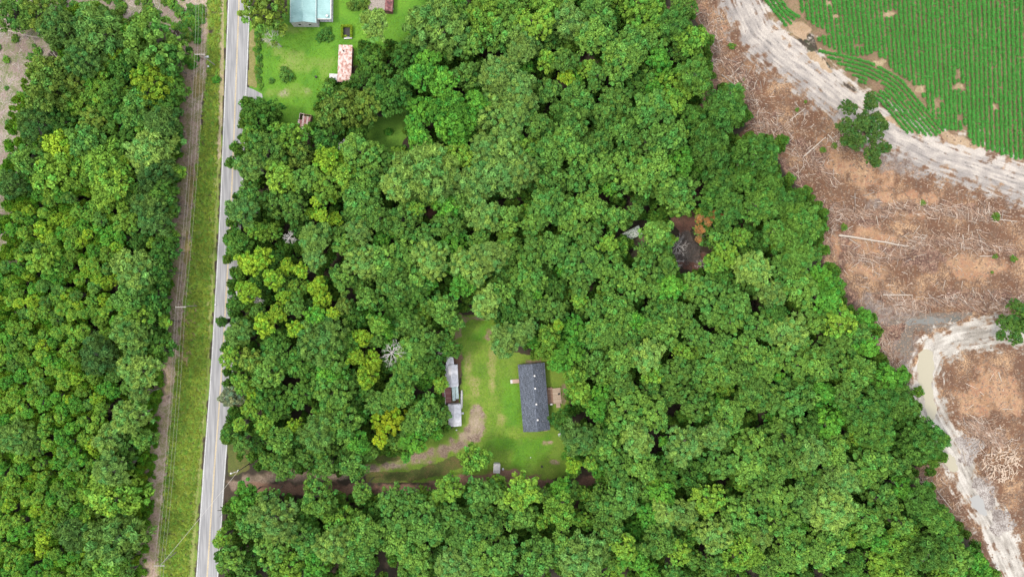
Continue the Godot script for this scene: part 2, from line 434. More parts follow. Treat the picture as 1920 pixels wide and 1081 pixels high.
# trees: x, y, radius of the crown, tone
var PLAN := [
[103,47,32,"g"],[180,57,45,"g"],[143,107,30,"g"],[280,77,46,"m"],[277,157,38,"y"],[110,277,38,"y"],[277,280,38,"p"],[77,127,25,"o"],[83,165,35,"o"],[137,187,28,"l"],[207,227,45,"d"],[60,233,30,"k"],[112,232,30,"d"],[300,225,25,"k"],[315,115,22,"d"],[322,165,20,"d"],[170,225,20,"o"],[255,200,28,"m"],[100,322,38,"l"],[187,300,35,"l"],[200,342,33,"l"],[287,325,33,"k"],[50,300,25,"m"],[15,345,20,"k"],[17,22,30,"m"],[65,15,30,"o"],[230,130,28,"d"],[240,270,24,"d"],[155,260,26,"m"],[130,150,22,"o"],[310,200,20,"d"],[317,250,18,"d"],[205,170,20,"d"],
[247,507,35,"p"],[240,560,30,"m"],[250,592,28,"l"],[277,390,30,"g"],[285,415,25,"k"],[240,627,30,"g"],[177,667,30,"k"],[253,695,28,"p"],[298,650,24,"d"],[233,413,20,"l"],[73,490,22,"l"],[77,433,18,"y"],[237,783,28,"p"],[257,740,15,"p"],[200,823,25,"p"],[207,927,43,"l"],[200,883,26,"p"],[207,1013,45,"g"],[197,1060,25,"l"],[130,1003,25,"k"],[20,823,28,"g"],[233,837,25,"d"],[266,823,18,"m"],[300,360,22,"d"],[305,470,22,"d"],[285,560,26,"d"],[280,620,24,"d"],[300,510,20,"d"],
[490,8,40,"o"],[700,40,22,"p"],[820,45,47,"g"],[693,112,26,"d"],[672,146,17,"d"],[649,199,42,"o"],[610,220,20,"o"],[690,190,22,"o"],[727,175,33,"d"],[760,100,22,"d"],[787,140,22,"b"],[827,150,25,"b"],[787,200,22,"b"],[840,200,30,"b"],[800,112,18,"b"],[873,140,22,"m"],[780,235,20,"b"],[840,228,25,"b"],[893,190,18,"b"],[857,255,22,"b"],[787,262,20,"b"],[877,222,20,"b"],[910,25,32,"l"],[955,15,25,"m"],[945,55,35,"m"],[937,133,30,"p"],[883,80,20,"m"],[937,213,42,"p"],[962,165,22,"p"],[487,215,30,"d"],[540,253,35,"l"],[497,277,30,"m"],[607,263,25,"d"],[613,300,28,"y"],[673,283,30,"m"],[710,290,20,"b"],[710,313,25,"m"],[797,317,50,"p"],[853,290,22,"l"],[880,293,18,"l"],[913,283,30,"p"],[940,307,45,"p"],[955,265,25,"p"],[893,343,30,"p"],[680,343,30,"m"],[603,347,25,"l"],[640,327,20,"l"],[520,330,25,"l"],[573,333,22,"m"],[465,310,30,"g"],[470,212,18,"d"],[467,253,22,"l"],[560,290,22,"o"],[740,345,24,"p"],[845,335,26,"p"],
[1070,37,28,"p"],[980,67,27,"p"],[977,92,22,"p"],[975,38,22,"l"],[1010,43,25,"l"],[1027,12,25,"l"],[1123,27,32,"m"],[1117,67,28,"m"],[1210,23,32,"l"],[1167,110,33,"m"],[1173,77,25,"m"],[1200,77,22,"m"],[1227,73,22,"m"],[1267,43,28,"e"],[1283,12,22,"m"],[1300,73,25,"l"],[1307,137,28,"e"],[1273,163,30,"l"],[1027,113,17,"l"],[1063,143,15,"y"],[1100,127,15,"l"],[1060,110,20,"m"],[1120,140,18,"m"],[977,160,22,"p"],[977,187,25,"p"],[967,213,20,"p"],[1083,183,28,"m"],[1027,167,20,"m"],[1007,230,20,"m"],[1167,187,20,"m"],[1143,180,15,"m"],[1193,160,22,"d"],[1227,207,33,"m"],[1260,193,22,"l"],[1237,107,18,"b"],[1363,200,38,"e"],[1333,277,36,"e"],[1423,287,36,"e"],[1353,340,30,"e"],[1077,233,25,"m"],[1033,260,28,"m"],[1060,267,22,"m"],[1133,207,20,"m"],[1173,247,22,"m"],[1213,267,25,"m"],[1253,260,25,"m"],[1273,247,18,"m"],[1117,273,28,"m"],[1080,283,20,"m"],[1027,283,28,"m"],[1027,327,33,"m"],[1167,317,33,"m"],[1120,317,25,"m"],[1233,317,30,"m"],[973,277,28,"l"],[973,317,28,"p"],[1203,335,25,"m"],[1277,300,22,"b"],[1280,352,25,"m"],[1080,330,24,"m"],[1300,215,20,"d"],[1310,250,16,"d"],[1395,335,22,"d"],[1445,345,24,"e"],[1385,300,18,"d"],
[593,377,13,"y"],[600,403,14,"y"],[580,400,12,"y"],[620,367,14,"y"],[627,410,13,"y"],[780,390,12,"l"],[500,433,18,"l"],[490,483,20,"y"],[510,523,20,"y"],[537,500,15,"y"],[563,507,15,"y"],[517,587,18,"y"],[493,610,20,"y"],[553,617,17,"y"],[530,557,14,"y"],[557,540,17,"l"],[593,538,18,"y"],[602,562,20,"y"],[623,587,13,"y"],[677,633,18,"y"],[707,607,16,"l"],[667,670,17,"y"],[697,677,20,"y"],[687,707,22,"y"],[643,573,15,"o"],[513,380,25,"m"],[547,387,22,"m"],[587,447,25,"g"],[670,433,20,"p"],[587,483,17,"p"],[677,380,30,"m"],[710,410,22,"m"],[753,410,30,"m"],[840,387,25,"b"],[840,423,26,"m"],[907,403,25,"p"],[873,377,25,"m"],[947,410,25,"m"],[850,457,22,"b"],[713,450,14,"b"],[677,490,28,"p"],[647,460,20,"m"],[720,490,25,"m"],[760,473,28,"m"],[807,483,30,"p"],[737,530,30,"m"],[773,527,25,"m"],[800,530,16,"b"],[880,500,30,"p"],[917,480,25,"p"],[867,535,20,"b"],[913,567,25,"p"],[945,640,30,"p"],[943,550,25,"m"],[827,577,25,"m"],[780,547,20,"d"],[597,637,38,"g"],[620,670,25,"m"],[770,667,28,"m"],[760,703,28,"m"],[513,643,26,"d"],[510,672,20,"m"],[560,680,30,"d"],[500,703,25,"m"],[613,700,20,"b"],[797,637,25,"m"],[845,655,16,"d"],[807,682,24,"d"],[763,607,22,"m"],[747,573,25,"d"],[660,593,18,"d"],[590,593,17,"b"],[550,573,18,"m"],[640,520,20,"m"],[690,560,20,"m"],[955,470,24,"m"],[900,450,20,"m"],[790,440,18,"m"],[560,420,18,"d"],[650,640,20,"d"],[450,393,30,"g"],[443,453,26,"d"],[463,493,25,"y"],[460,547,25,"y"],[440,570,22,"d"],[443,623,30,"g"],[414,603,12,"d"],[427,670,22,"l"],[467,677,25,"o"],[465,360,24,"m"],[475,430,20,"l"],
[430,743,24,"w"],[467,767,20,"l"],[447,797,15,"l"],[423,813,15,"d"],[450,833,22,"m"],[457,937,30,"b"],[413,1013,18,"l"],[427,1050,30,"m"],[463,987,30,"m"],[450,720,22,"l"],[470,730,20,"y"],
[1027,383,28,"m"],[1063,393,25,"m"],[1110,387,25,"m"],[1000,420,18,"m"],[1070,420,22,"m"],[1156,408,24,"m"],[1190,396,16,"m"],[1140,455,16,"l"],[1103,437,22,"m"],[1233,437,28,"m"],[1275,380,24,"m"],[1233,500,33,"m"],[1343,430,33,"m"],[1367,390,28,"e"],[1343,370,25,"d"],[1427,387,28,"e"],[1417,503,28,"p"],[1340,493,17,"l"],[1363,477,20,"l"],[1390,443,16,"l"],[1410,450,26,"d"],[1297,535,20,"m"],[1340,560,33,"m"],[1387,573,25,"m"],[1353,520,22,"d"],[1373,600,22,"m"],[1260,537,20,"b"],[1227,540,18,"m"],[1153,513,30,"m"],[1187,530,25,"m"],[1093,493,33,"m"],[993,513,30,"m"],[1040,467,28,"m"],[1003,463,20,"m"],[1040,540,20,"d"],[1087,560,14,"l"],[993,577,22,"m"],[1033,580,25,"m"],[980,623,25,"p"],[1030,630,18,"l"],[1047,610,10,"y"],[1080,620,22,"b"],[1160,580,28,"m"],[1117,577,17,"m"],[1167,613,28,"m"],[1193,600,14,"b"],[1213,613,17,"m"],[1120,627,28,"m"],[1177,647,22,"m"],[1247,583,28,"m"],[1280,590,22,"m"],[1250,620,25,"m"],[1303,627,22,"m"],[1217,667,24,"p"],[1280,663,17,"l"],[1310,660,13,"l"],[1347,653,25,"m"],[1373,667,17,"l"],[1403,653,22,"m"],[1310,693,17,"m"],[1347,697,20,"m"],[1270,697,22,"m"],[1227,700,20,"l"],[1167,677,22,"m"],[1107,667,25,"m"],[1127,697,25,"m"],[1070,660,22,"b"],[1050,682,20,"b"],[1078,708,20,"l"],[1380,697,25,"m"],[1427,613,25,"m"],[1427,680,28,"m"],[1090,530,20,"m"],[960,590,18,"d"],[1000,545,18,"b"],[1210,470,16,"m"],
[1463,380,28,"e"],[1510,417,32,"e"],[1490,457,25,"e"],[1460,437,22,"e"],[1500,483,25,"e"],[1540,520,20,"b"],[1567,540,18,"b"],[1503,540,30,"m"],[1557,560,22,"b"],[1450,550,22,"p"],[1480,623,33,"p"],[1530,600,22,"m"],[1580,600,30,"l"],[1625,597,15,"b"],[1607,633,25,"m"],[1573,640,25,"m"],[1630,650,17,"b"],[1557,677,28,"m"],[1537,685,22,"m"],[1500,680,22,"m"],[1610,700,28,"m"],[1673,713,24,"b"],[1450,677,20,"m"],[1470,500,22,"m"],[1455,590,20,"d"],
[1087,737,25,"l"],[1127,737,17,"b"],[1177,770,35,"m"],[1197,827,25,"p"],[1120,770,17,"b"],[1052,790,20,"d"],[1082,823,25,"g"],[1107,823,25,"m"],[1140,837,22,"m"],[1075,873,15,"y"],[1107,870,14,"l"],[1160,880,27,"m"],[1207,877,25,"m"],[1260,737,20,"m"],[1287,837,33,"p"],[1343,817,22,"p"],[1307,760,28,"m"],[1367,783,28,"m"],[1350,873,25,"m"],[1297,887,33,"d"],[1330,940,27,"l"],[1240,927,20,"b"],[1257,942,12,"b"],[1203,920,15,"m"],[1167,940,30,"m"],[1120,945,20,"m"],[1050,960,33,"l"],[980,925,36,"l"],[977,967,25,"m"],[1217,967,18,"b"],[1283,967,22,"p"],[1250,967,20,"p"],[1343,1007,30,"p"],[1393,973,35,"m"],[1173,1027,22,"l"],[1193,1047,22,"b"],[1237,1017,27,"m"],[1273,1037,20,"l"],[1093,1053,38,"p"],[1010,1047,33,"m"],[1060,1027,25,"m"],[1143,987,28,"m"],[1417,833,25,"m"],[1407,873,30,"m"],[1393,1040,28,"l"],[1347,1057,22,"m"],[1427,1007,22,"p"],[1230,780,24,"m"],[1250,880,20,"d"],[1420,740,28,"m"],[1430,930,24,"m"],[1220,730,18,"m"],[1165,720,20,"m"],[1325,720,20,"m"],
[507,753,28,"d"],[620,740,35,"m"],[707,757,20,"m"],[747,733,27,"m"],[727,790,30,"Y"],[712,825,15,"Y"],[550,800,17,"y"],[493,797,17,"l"],[600,780,13,"l"],[527,827,25,"m"],[593,813,28,"g"],[640,797,30,"m"],[790,785,38,"m"],[775,830,20,"b"],[760,858,10,"b"],[530,877,26,"m"],[607,877,20,"m"],[573,857,20,"m"],[660,873,28,"m"],[890,862,28,"l"],[840,918,28,"l"],[900,928,31,"m"],[943,935,22,"m"],[730,937,26,"m"],[770,935,22,"m"],[593,932,36,"m"],[677,925,20,"m"],[510,977,38,"p"],[500,937,23,"m"],[563,960,22,"d"],[643,987,30,"l"],[677,1003,30,"m"],[573,1017,28,"m"],[623,1027,30,"p"],[673,1037,28,"m"],[747,1013,33,"m"],[747,973,25,"m"],[800,987,32,"m"],[847,967,20,"m"],[880,1007,33,"m"],[913,983,28,"m"],[850,1063,28,"p"],[780,1050,28,"m"],[507,1033,30,"m"],[537,1067,25,"l"],[913,1053,30,"m"],[947,1040,25,"m"],[560,740,22,"d"],[660,755,18,"d"],[670,830,18,"b"],[480,830,20,"d"],[590,1065,22,"b"],
[1667,747,38,"e"],[1740,830,33,"e"],[1647,813,30,"e"],[1623,780,30,"e"],[1490,753,35,"m"],[1453,747,22,"m"],[1547,737,20,"b"],[1557,793,25,"b"],[1480,830,38,"m"],[1523,850,27,"p"],[1563,847,27,"m"],[1640,867,25,"m"],[1687,877,22,"m"],[1457,883,27,"m"],[1580,903,33,"p"],[1627,887,22,"m"],[1523,900,22,"m"],[1693,917,18,"b"],[1657,933,25,"m"],[1733,942,25,"e"],[1567,960,35,"p"],[1513,940,25,"g"],[1627,980,28,"m"],[1467,980,33,"m"],[1553,1030,36,"m"],[1687,1027,27,"l"],[1647,1013,22,"b"],[1713,1003,14,"l"],[1760,973,23,"e"],[1783,1013,28,"e"],[1747,1040,33,"e"],[1833,1063,25,"b"],[1800,1053,25,"m"],[1653,1050,18,"l"],[1490,1037,30,"m"],[1673,955,22,"m"],[1460,937,25,"m"],[1700,830,22,"d"],[1590,740,20,"m"],[1520,800,20,"d"],[1440,1060,24,"m"],[1600,1060,22,"d"],[1715,970,20,"d"],[1695,985,16,"m"]]
# tone: base colour (linear), word, pine?
var TONES := {
	"m": [Color(0.130, 0.261, 0.043), "mid-green", false], "b": [Color(0.112, 0.296, 0.033), "bright green", false], "d": [Color(0.075, 0.174, 0.026), "dark green", false],
	"l": [Color(0.177, 0.321, 0.038), "lime green", false], "y": [Color(0.244, 0.383, 0.029), "yellow-green", false], "Y": [Color(0.324, 0.420, 0.022), "vivid yellow-green", false],
	"o": [Color(0.152, 0.236, 0.036), "olive green", false], "p": [Color(0.209, 0.351, 0.071), "pale green", true], "g": [Color(0.142, 0.266, 0.054), "grey-green", true], "k": [Color(0.094, 0.191, 0.042), "bluish dark green", true],
	"e": [Color(0.105, 0.225, 0.036), "deep green", true], "w": [Color(0.318, 0.356, 0.174), "whitish green", true]}
var MARKS := [[465, 260, "beside the driveway apron of the paved road"], [440, 420, "leaning over the paved road"], [435, 620, "overhanging the paved road"], [440, 790, "beside the street lamp pole"], [430, 1000, "where the service wire crosses the road"], [560, 250, "by the striped ruined shed"], [660, 170, "beside the rusty pink roof"], [490, 20, "beside the teal-roofed house"], [720, 60, "on the mown lawn's edge"], [725, 250, "around the small grassy glade"], [830, 200, "in the bright thicket past the glade"], [940, 60, "past the lawn's far corner"], [930, 260, "among the palest crowns of the woods"], [1080, 60, "in the woods short of the brush-strewn bank"], [1060, 160, "around the lone small yellow crown"], [1080, 280, "in the densest woods below the field"], [1200, 80, "near the brown pocket at the wood's edge"], [1230, 230, "in the woods facing the crop field"], [1320, 110, "on the bank of the sandy track"], [1370, 240, "standing forward of the woods on cleared ground"], [1430, 350, "at the notch of the cleared land"], [1180, 400, "behind the mossy white roof"], [1300, 470, "around the opening with the burnt brush"], [1410, 480, "past the orange-leaved branches"], [1520, 470, "at the edge facing the long white log"], [1600, 620, "at the edge facing the grey puddle"], [1660, 740, "overhanging the looped sand track"], [1740, 850, "reaching out over the sand track"], [1740, 980, "at the edge above the brown slope"], [1820, 1060, "at the tip of the woods along the track"], [1560, 860, "in the woods inside the track's bend"], [1460, 1000, "in the far corner of the woods"], [1480, 680, "in the woods below the pale round crown"], [1350, 620, "in the woods between house and cleared land"], [1200, 600, "in the deep woods above the shingled house"], [1100, 720, "beside the wooden deck"], [1080, 850, "by the lower end of the house yard"], [1180, 880, "in the woods past the wet drive end"], [1280, 980, "in the woods past the yellow-tipped trees"], [1050, 1000, "behind the small white box shed"], [890, 870, "in the bend of the dirt drive"], [880, 1000, "facing the dirt drive across from the sheds"], [680, 980, "along the shaded side of the drive"], [560, 880, "overhanging the dirt drive"], [540, 1030, "near the road below the drive mouth"], [740, 800, "at the head of the dirt drive"], [790, 720, "behind the metal sheds"], [735, 660, "around the large grey bare tree"], [600, 660, "between the road and the grey bare tree"], [510, 560, "in the yellowing trees by the road"], [600, 400, "among the small yellow crowns"], [540, 330, "between road and striped shed"], [700, 460, "between the two brown pits in the woods"], [820, 450, "around the brown pit in the woods"], [940, 460, "in the middle of the woods"], [930, 600, "at the grassy end of the yard"], [1020, 560, "behind the shingled house"]]
var STAND_MARKS := [[40, 20, "by the cut-over corner"], [110, 70, "beside the fallen pale trunk"], [280, 110, "across the road from the rusty roof"], [290, 250, "along the power lines across from the apron"], [100, 270, "beside the pink cut-over ground"], [290, 420, "along the strip short of the middle pole"], [270, 590, "beside the middle power pole"], [260, 740, "along the strip past the middle pole"], [230, 900, "along the brown edge of the strip"], [210, 1040, "beside the pole with the service wire"], [60, 480, "by the small bare pockets"], [130, 620, "around the bluish pine of the stand"], [60, 820, "deep in the young stand"], [120, 1010, "around the bluish tree of the stand"], [150, 420, "in the even-topped young stand"]]

var crowns := {}
var trunks := []
var leafs := {}
var taken: Array[Vector3] = []

func near_mark(x: float, y: float, left: bool) -> String:
	var best := 1e9
	var w := ""
	for m in (STAND_MARKS if left else MARKS):
		var d := Vector2(x - m[0], y - m[1]).length_squared()
		if d < best:
			best = d
			w = m[2]
	return w

func make_tree(x: float, y: float, r: float, tone: String, called: String, height: float, extra := "") -> Node3D:
	var pine: bool = TONES[tone][2]
	var left := x < 345.0
	var size := "broad" if r >= 33 else "tall narrow" if r < 15 else "small-crowned" if r < 22 else "medium"
	var kind := "pine with rounded tufts" if pine else "leafy tree"
	if called == "young_tree":
		kind = "young leafy tree"
	elif called == "understory_tree":
		kind = "low understory tree"
	var where := near_mark(x, y, left)
	var label := "%s %s %s %s" % [size, TONES[tone][1], kind, where]
	if extra != "":
		label = extra
	var h := height
	var rad := r / PPM * (ALT - h) / ALT
	var flat := 0.72 if pine else 0.68
	var at := px(x, y, h - rad * 0.35)
	var t := thing(called, Vector3(at.x, 0, at.z), rng.randf() * 360.0, label, "tree", "trees " + where)
	var cls := 2 if r >= 32 else 1 if r >= 13 else 0
	var key := "%s%d" % ["p" if pine else "b", cls]
	var cs: Array = crowns[key]
	var tr := part(t, "trunk", trunks[rng.randi() % trunks.size()], M.pine_bark if pine else M.bark)
	var tw := clampf(rad * 0.055, 0.1, 0.3)
	tr.scale = Vector3(tw, h - rad * flat * 0.95, tw)
	var cr := part(t, "crown", cs[rng.randi() % cs.size()], leafs[tone][rng.randi() % leafs[tone].size()])
	cr.position.y = h - rad * flat
	cr.scale = Vector3(rad * rng.randf_range(0.95, 1.08), rad * rng.randf_range(0.9, 1.15), rad * rng.randf_range(0.95, 1.08))
	taken.append(Vector3(x, y, r))
	return t

func inside(p: Vector2, poly: PackedVector2Array) -> bool:
	return Geometry2D.is_point_in_polygon(p, poly)

func pv(a: Array) -> PackedVector2Array:
	var o := PackedVector2Array()
	for p in a:
		o.append(Vector2(p[0], p[1]))
	return o

func flat_poly(outline: Array, y: float) -> ArrayMesh:
	var pts := PackedVector2Array()
	for p in outline:
		var q := px(p[0], p[1])
		pts.append(Vector2(q.x, q.z))
	var ind := Geometry2D.triangulate_polygon(pts)
	var st := SurfaceTool.new()
	st.begin(Mesh.PRIMITIVE_TRIANGLES)
	for i in ind:
		st.set_normal(Vector3.UP)
		st.add_vertex(Vector3(pts[i].x, y, pts[i].y))
	return st.commit()

func smooth(line: Array, step := 3.0) -> PackedVector2Array:
	var c := Curve2D.new()
	for i in line.size():
		var p := Vector2(line[i][0], line[i][1])
		var a := Vector2(line[maxi(i - 1, 0)][0], line[maxi(i - 1, 0)][1])
		var b := Vector2(line[mini(i + 1, line.size() - 1)][0], line[mini(i + 1, line.size() - 1)][1])
		var t := (b - a) / 6.0
		c.add_point(p, -t, t)
	c.bake_interval = step
	return c.get_baked_points()

# a ribbon along a line, from offset o0 to o1 (plan units, positive is to the right of travel), standing up from 0
func ribbon(pts: PackedVector2Array, o0: float, o1: float, y: float, thick: float, wob := 0.0, from := 0, to := -1) -> ArrayMesh:
	var s := Soup.new()
	var n := pts.size() if to < 0 else to
	var prev := []
	for i in range(from, n):
		var d := (pts[mini(i + 1, pts.size() - 1)] - pts[maxi(i - 1, 0)]).normalized()
		var nrm := Vector2(d.y, -d.x) * -1.0
		var w0 := sin(i * 1.7) * wob + sin(i * 0.43) * wob
		var w1 := sin(i * 1.3 + 2) * wob + sin(i * 0.37) * wob
		var a := pts[i] + nrm * (o0 + w0)
		var b := pts[i] + nrm * (o1 + w1)
		var pa := px(a.x, a.y)
		var pb := px(b.x, b.y)
		var cur := [pa + Vector3(0, y, 0), pb + Vector3(0, y, 0), pa + Vector3(0, y - thick, 0), pb + Vector3(0, y - thick, 0)]
		if prev.size():
			s.quad(prev[0], cur[0], cur[1], prev[1])
			if thick > 0.0:
				s.quad(prev[2], cur[2], cur[0], prev[0])
				s.quad(prev[1], cur[1], cur[3], prev[3])
		prev = cur
	return s.mesh()

# sheet of ribbed metal: x across the ribs, z along them, thickness downwards, origin in the middle
func ribbed(w: float, l: float, pitch: float, amp: float) -> ArrayMesh:
	var s := Soup.new()
	var n := int(ceil(w / pitch))
	var p := w / n
	var prof := []
	for i in n:
		var x := -w / 2 + i * p
		prof.append(Vector2(x, 0))
		prof.append(Vector2(x + p * 0.62, 0))
		prof.append(Vector2(x + p * 0.72, amp))
		prof.append(Vector2(x + p * 0.9, amp))
	prof.append(Vector2(w / 2, 0))
	for i in prof.size() - 1:
		var a: Vector2 = prof[i]
		var b: Vector2 = prof[i + 1]
		s.quad(Vector3(a.x, a.y, -l / 2), Vector3(b.x, b.y, -l / 2), Vector3(b.x, b.y, l / 2), Vector3(a.x, a.y, l / 2))
	s.boxy(Vector3(0, -0.03, 0), Vector3(w / 2, 0, 0), Vector3(0, 0.025, 0), Vector3(0, 0, l / 2))
	return s.mesh()

func plank_deck(parent: Node, called: String, w: float, l: float, at: Vector3, n: int, mats: Array) -> void:
	for i in n:
		var pl := box(parent, called, Vector3(w / n - 0.03, 0.05, l), at + Vector3(-w / 2 + (i + 0.5) * w / n, rng.randf_range(-0.004, 0.004), 0), mats[rng.randi() % mats.size()])
		pl.rotation.y = rng.randf_range(-0.004, 0.004)

# walls, gables, two slopes, ridge; local x across, z along
func gable(t: Node3D, w: float, l: float, eave: float, ridge: float, ridge_x: float, wall_m: Material, roof_l: Material, roof_r: Material, over: float, sheet_pitch: float, shingle := false) -> Array:
	var th := 0.12
	box(t, "wall", Vector3(th, eave, l), Vector3(-w / 2 + th / 2, eave / 2, 0), wall_m)
	box(t, "wall", Vector3(th, eave, l), Vector3(w / 2 - th / 2, eave / 2, 0), wall_m)
	for s in [-1.0, 1.0]:
		var sp := Soup.new()
		var z0: float = s * (l / 2 - 0.003)
		var z1: float = s * (l / 2 - th)
		var a := [Vector2(-w / 2 + th, 0), Vector2(w / 2 - th, 0), Vector2(w / 2 - th, eave), Vector2(ridge_x, ridge - 0.06), Vector2(-w / 2 + th, eave)]
		for i in [[0, 1, 2, 2], [0, 2, 4, 4], [4, 2, 3, 3]]:
			for z in [z0, z1]:
				sp.tri(Vector3(a[i[0]].x, a[i[0]].y, z), Vector3(a[i[1]].x, a[i[1]].y, z), Vector3(a[i[2]].x, a[i[2]].y, z))
		part(t, "gable_wall", sp.mesh(), wall_m)
	var slopes := []
	for s in [-1.0, 1.0]:
		var ex: float = s * (w / 2 + over)
		var run := absf(ex - ridge_x)
		var rise := ridge - eave + 0.1
		var sl := sqrt(run * run + rise * rise)
		var m: Mesh
		if shingle:
			var sp := Soup.new()          # lapped courses, each a thin step with uneven tabs
			var n := int(sl / 0.32)
			var c := sl / n
			for i in n:
				var x := -sl / 2 + (i + 0.5) * c
				var z := -l / 2 - over
				while z < l / 2 + over - 0.01:
					var dz := minf(rng.randf_range(0.5, 1.1), l / 2 + over - z)
					var lift := 0.012 + rng.randf_range(0, 0.02)
					var tone := rng.randf_range(0.55, 1.0)
					sp.boxy(Vector3(x, lift, z + dz / 2), Vector3(c * 0.56, -0.03 * (1 if s > 0 else -1), 0), Vector3(0, 0.012, 0), Vector3(0, 0, dz / 2 - 0.006), Color(tone, tone, tone))
					z += dz
			sp.boxy(Vector3(0, -0.06, 0), Vector3(sl / 2, 0, 0), Vector3(0, 0.04, 0), Vector3(0, 0, l / 2 + over))
			m = sp.mesh()
		else:
			var sp2 := ribbed(l + over * 2, sl, sheet_pitch, 0.035)
			m = sp2
		var o := part(t, "roof_slope", m, roof_l if s < 0 else roof_r)
		o.position = Vector3((ex + ridge_x) / 2, ridge - rise / 2 + 0.04, 0)
		var ang: float = atan2(rise, run) * -s
		if shingle:
			o.rotation = Vector3(0, 0, ang)
		else:
			o.basis = Basis(Vector3(0, 0, 1), ang) * Basis(Vector3.UP, PI / 2)
		slopes.append(o)
	return slopes

func stick(s: Soup, x: float, y: float, ang: float, l: float, r: float, h: float, tilt: float, col: Color) -> void:
	var p := px(x, y)
	var d := Vector3(cos(ang), 0, sin(ang))
	var side := Vector3(-d.z, 0, d.x) * rng.randf_range(-0.12, 0.12) * l
	var a := p + Vector3(0, h, 0) - d * l * 0.5
	var b := p + Vector3(0, h + tilt * 0.5, 0) + side
	var c := p + Vector3(0, h + tilt, 0) + d * l * 0.5
	s.tube(a, b, r, r * 0.8, 4, col, false)
	s.tube(b, c, r * 0.8, r * 0.4, 4, col, false)

func log_mesh(l: float, r: float, forks: int, sd: int) -> ArrayMesh:   # lies along x, resting on y = 0
	rng.seed = sd
	var s := Soup.new()
	var n := 6
	var prev := Vector3(-l / 2, r, 0)
	for i in n:
		var f := (i + 1.0) / n
		var nx := Vector3(-l / 2 + l * f, r * (1.0 - 0.35 * f) + 0.02, rng.randf_range(-0.06, 0.06) * l * 0.15)
		s.tube(prev, nx, r * (1.0 - 0.4 * (f - 1.0 / n)), r * (1.0 - 0.4 * f), 8, Color.WHITE, true)
		prev = nx
	for k in forks:
		var x := rng.randf_range(-0.1, 0.48) * l
		var sd2 := 1.0 if k % 2 == 0 else -1.0
		s.tube(Vector3(x, r, 0), Vector3(x + rng.randf_range(0.2, 1.2), r + rng.randf_range(0.0, 0.6), sd2 * rng.randf_range(0.5, 1.6)), r * 0.3, r * 0.1, 5)
	return s.mesh()

func laid_log(called: String, x0: float, y0: float, x1: float, y1: float, r: float, forks: int, m: Material, label: String, category := "log", group := "") -> void:
	var a := px(x0, y0)
	var b := px(x1, y1)
	var o := part(self, called, log_mesh(a.distance_to(b), r, forks, int(x0 * 7 + y0)), m)
	o.position = (a + b) / 2
	o.rotation.y = atan2(-(b.z - a.z), b.x - a.x)
	tag(o, label, category, group)

func crop_row(pts: PackedVector2Array, label: String, group: String, tall: float) -> void:
	var s := Soup.new()
	var acc := 0.0
	for i in pts.size() - 1:
		var a := px(pts[i].x, pts[i].y)
		var b := px(pts[i + 1].x, pts[i + 1].y)
		var l := a.distance_to(b)
		while acc < l:
			var p := a.lerp(b, acc / l)
			acc += rng.randf_range(0.5, 0.62)
			var q := Vector2(p.x * PPM + 960.0, p.z * PPM + 540.5)
			var gap := 0.03
			for g in BARE:
				var e := Vector2((q.x - g[0]) / g[2], (q.y - g[1]) / g[3]).length()
				if e < 1.0:
					gap = 1.0
				elif e < 1.5:
					gap = maxf(gap, 0.55)
			if gap == 1.0 and s.v.size() > 40:
				emit_row(s, label, group)
				s = Soup.new()
			if rng.randf() < gap:
				continue
			p += Vector3(rng.randf_range(-0.09, 0.09), 0, rng.randf_range(-0.09, 0.09))
			var sz := rng.randf_range(0.78, 1.12) * tall
			for k in 11:
				var t := TAU * k / 11.0 * 2.3 + rng.randf() * 0.7
				var up := rng.randf_range(0.15, 1.15)
				var d := Vector3(cos(t), up, sin(t)).normalized()
				var w := Vector3(-sin(t), rng.randf_range(-0.3, 0.3), cos(t)) * 0.14 * sz
				var base := p + Vector3(0, 0.08 + 0.2 * sz * rng.randf(), 0)
				var mid := base + d * 0.34 * sz
				var tip := mid + Vector3(d.x, -0.25, d.z) * 0.3 * sz
				var v := rng.randf_range(0.6, 1.0)
				var col := Color(v * rng.randf_range(0.85, 1.0), v, v * 0.9)
				s.quad(base, mid + w, tip, mid - w, col)
		acc -= l
	emit_row(s, label, group)

func emit_row(s: Soup, label: String, group: String) -> void:
	if s.v.size() < 40:
		return
	var o := part(self, "crop_row", s.mesh(), M.crop)
	tag(o, label, "crop row", group)

func scatter(called: String, mesh: Mesh, m: Material, places: Array, label: String, category: String) -> void:
	# places: [Transform3D, Color]
	var mm := MultiMesh.new()
	mm.transform_format = MultiMesh.TRANSFORM_3D
	mm.use_colors = true
	mm.mesh = mesh
	mm.instance_count = places.size()
	for i in places.size():
		mm.set_instance_transform(i, places[i][0])
		mm.set_instance_color(i, places[i][1])
	var o := MultiMeshInstance3D.new()
	o.name = numbered(called)
	o.multimesh = mm
	o.material_override = m
	add_child(o)
	o.set_meta("kind", "stuff")
	tag(o, label, category)

func structure(called: String, mesh: Mesh, m: Material) -> MeshInstance3D:
	var o := part(self, called, mesh, m)
	o.set_meta("kind", "structure")
	return o

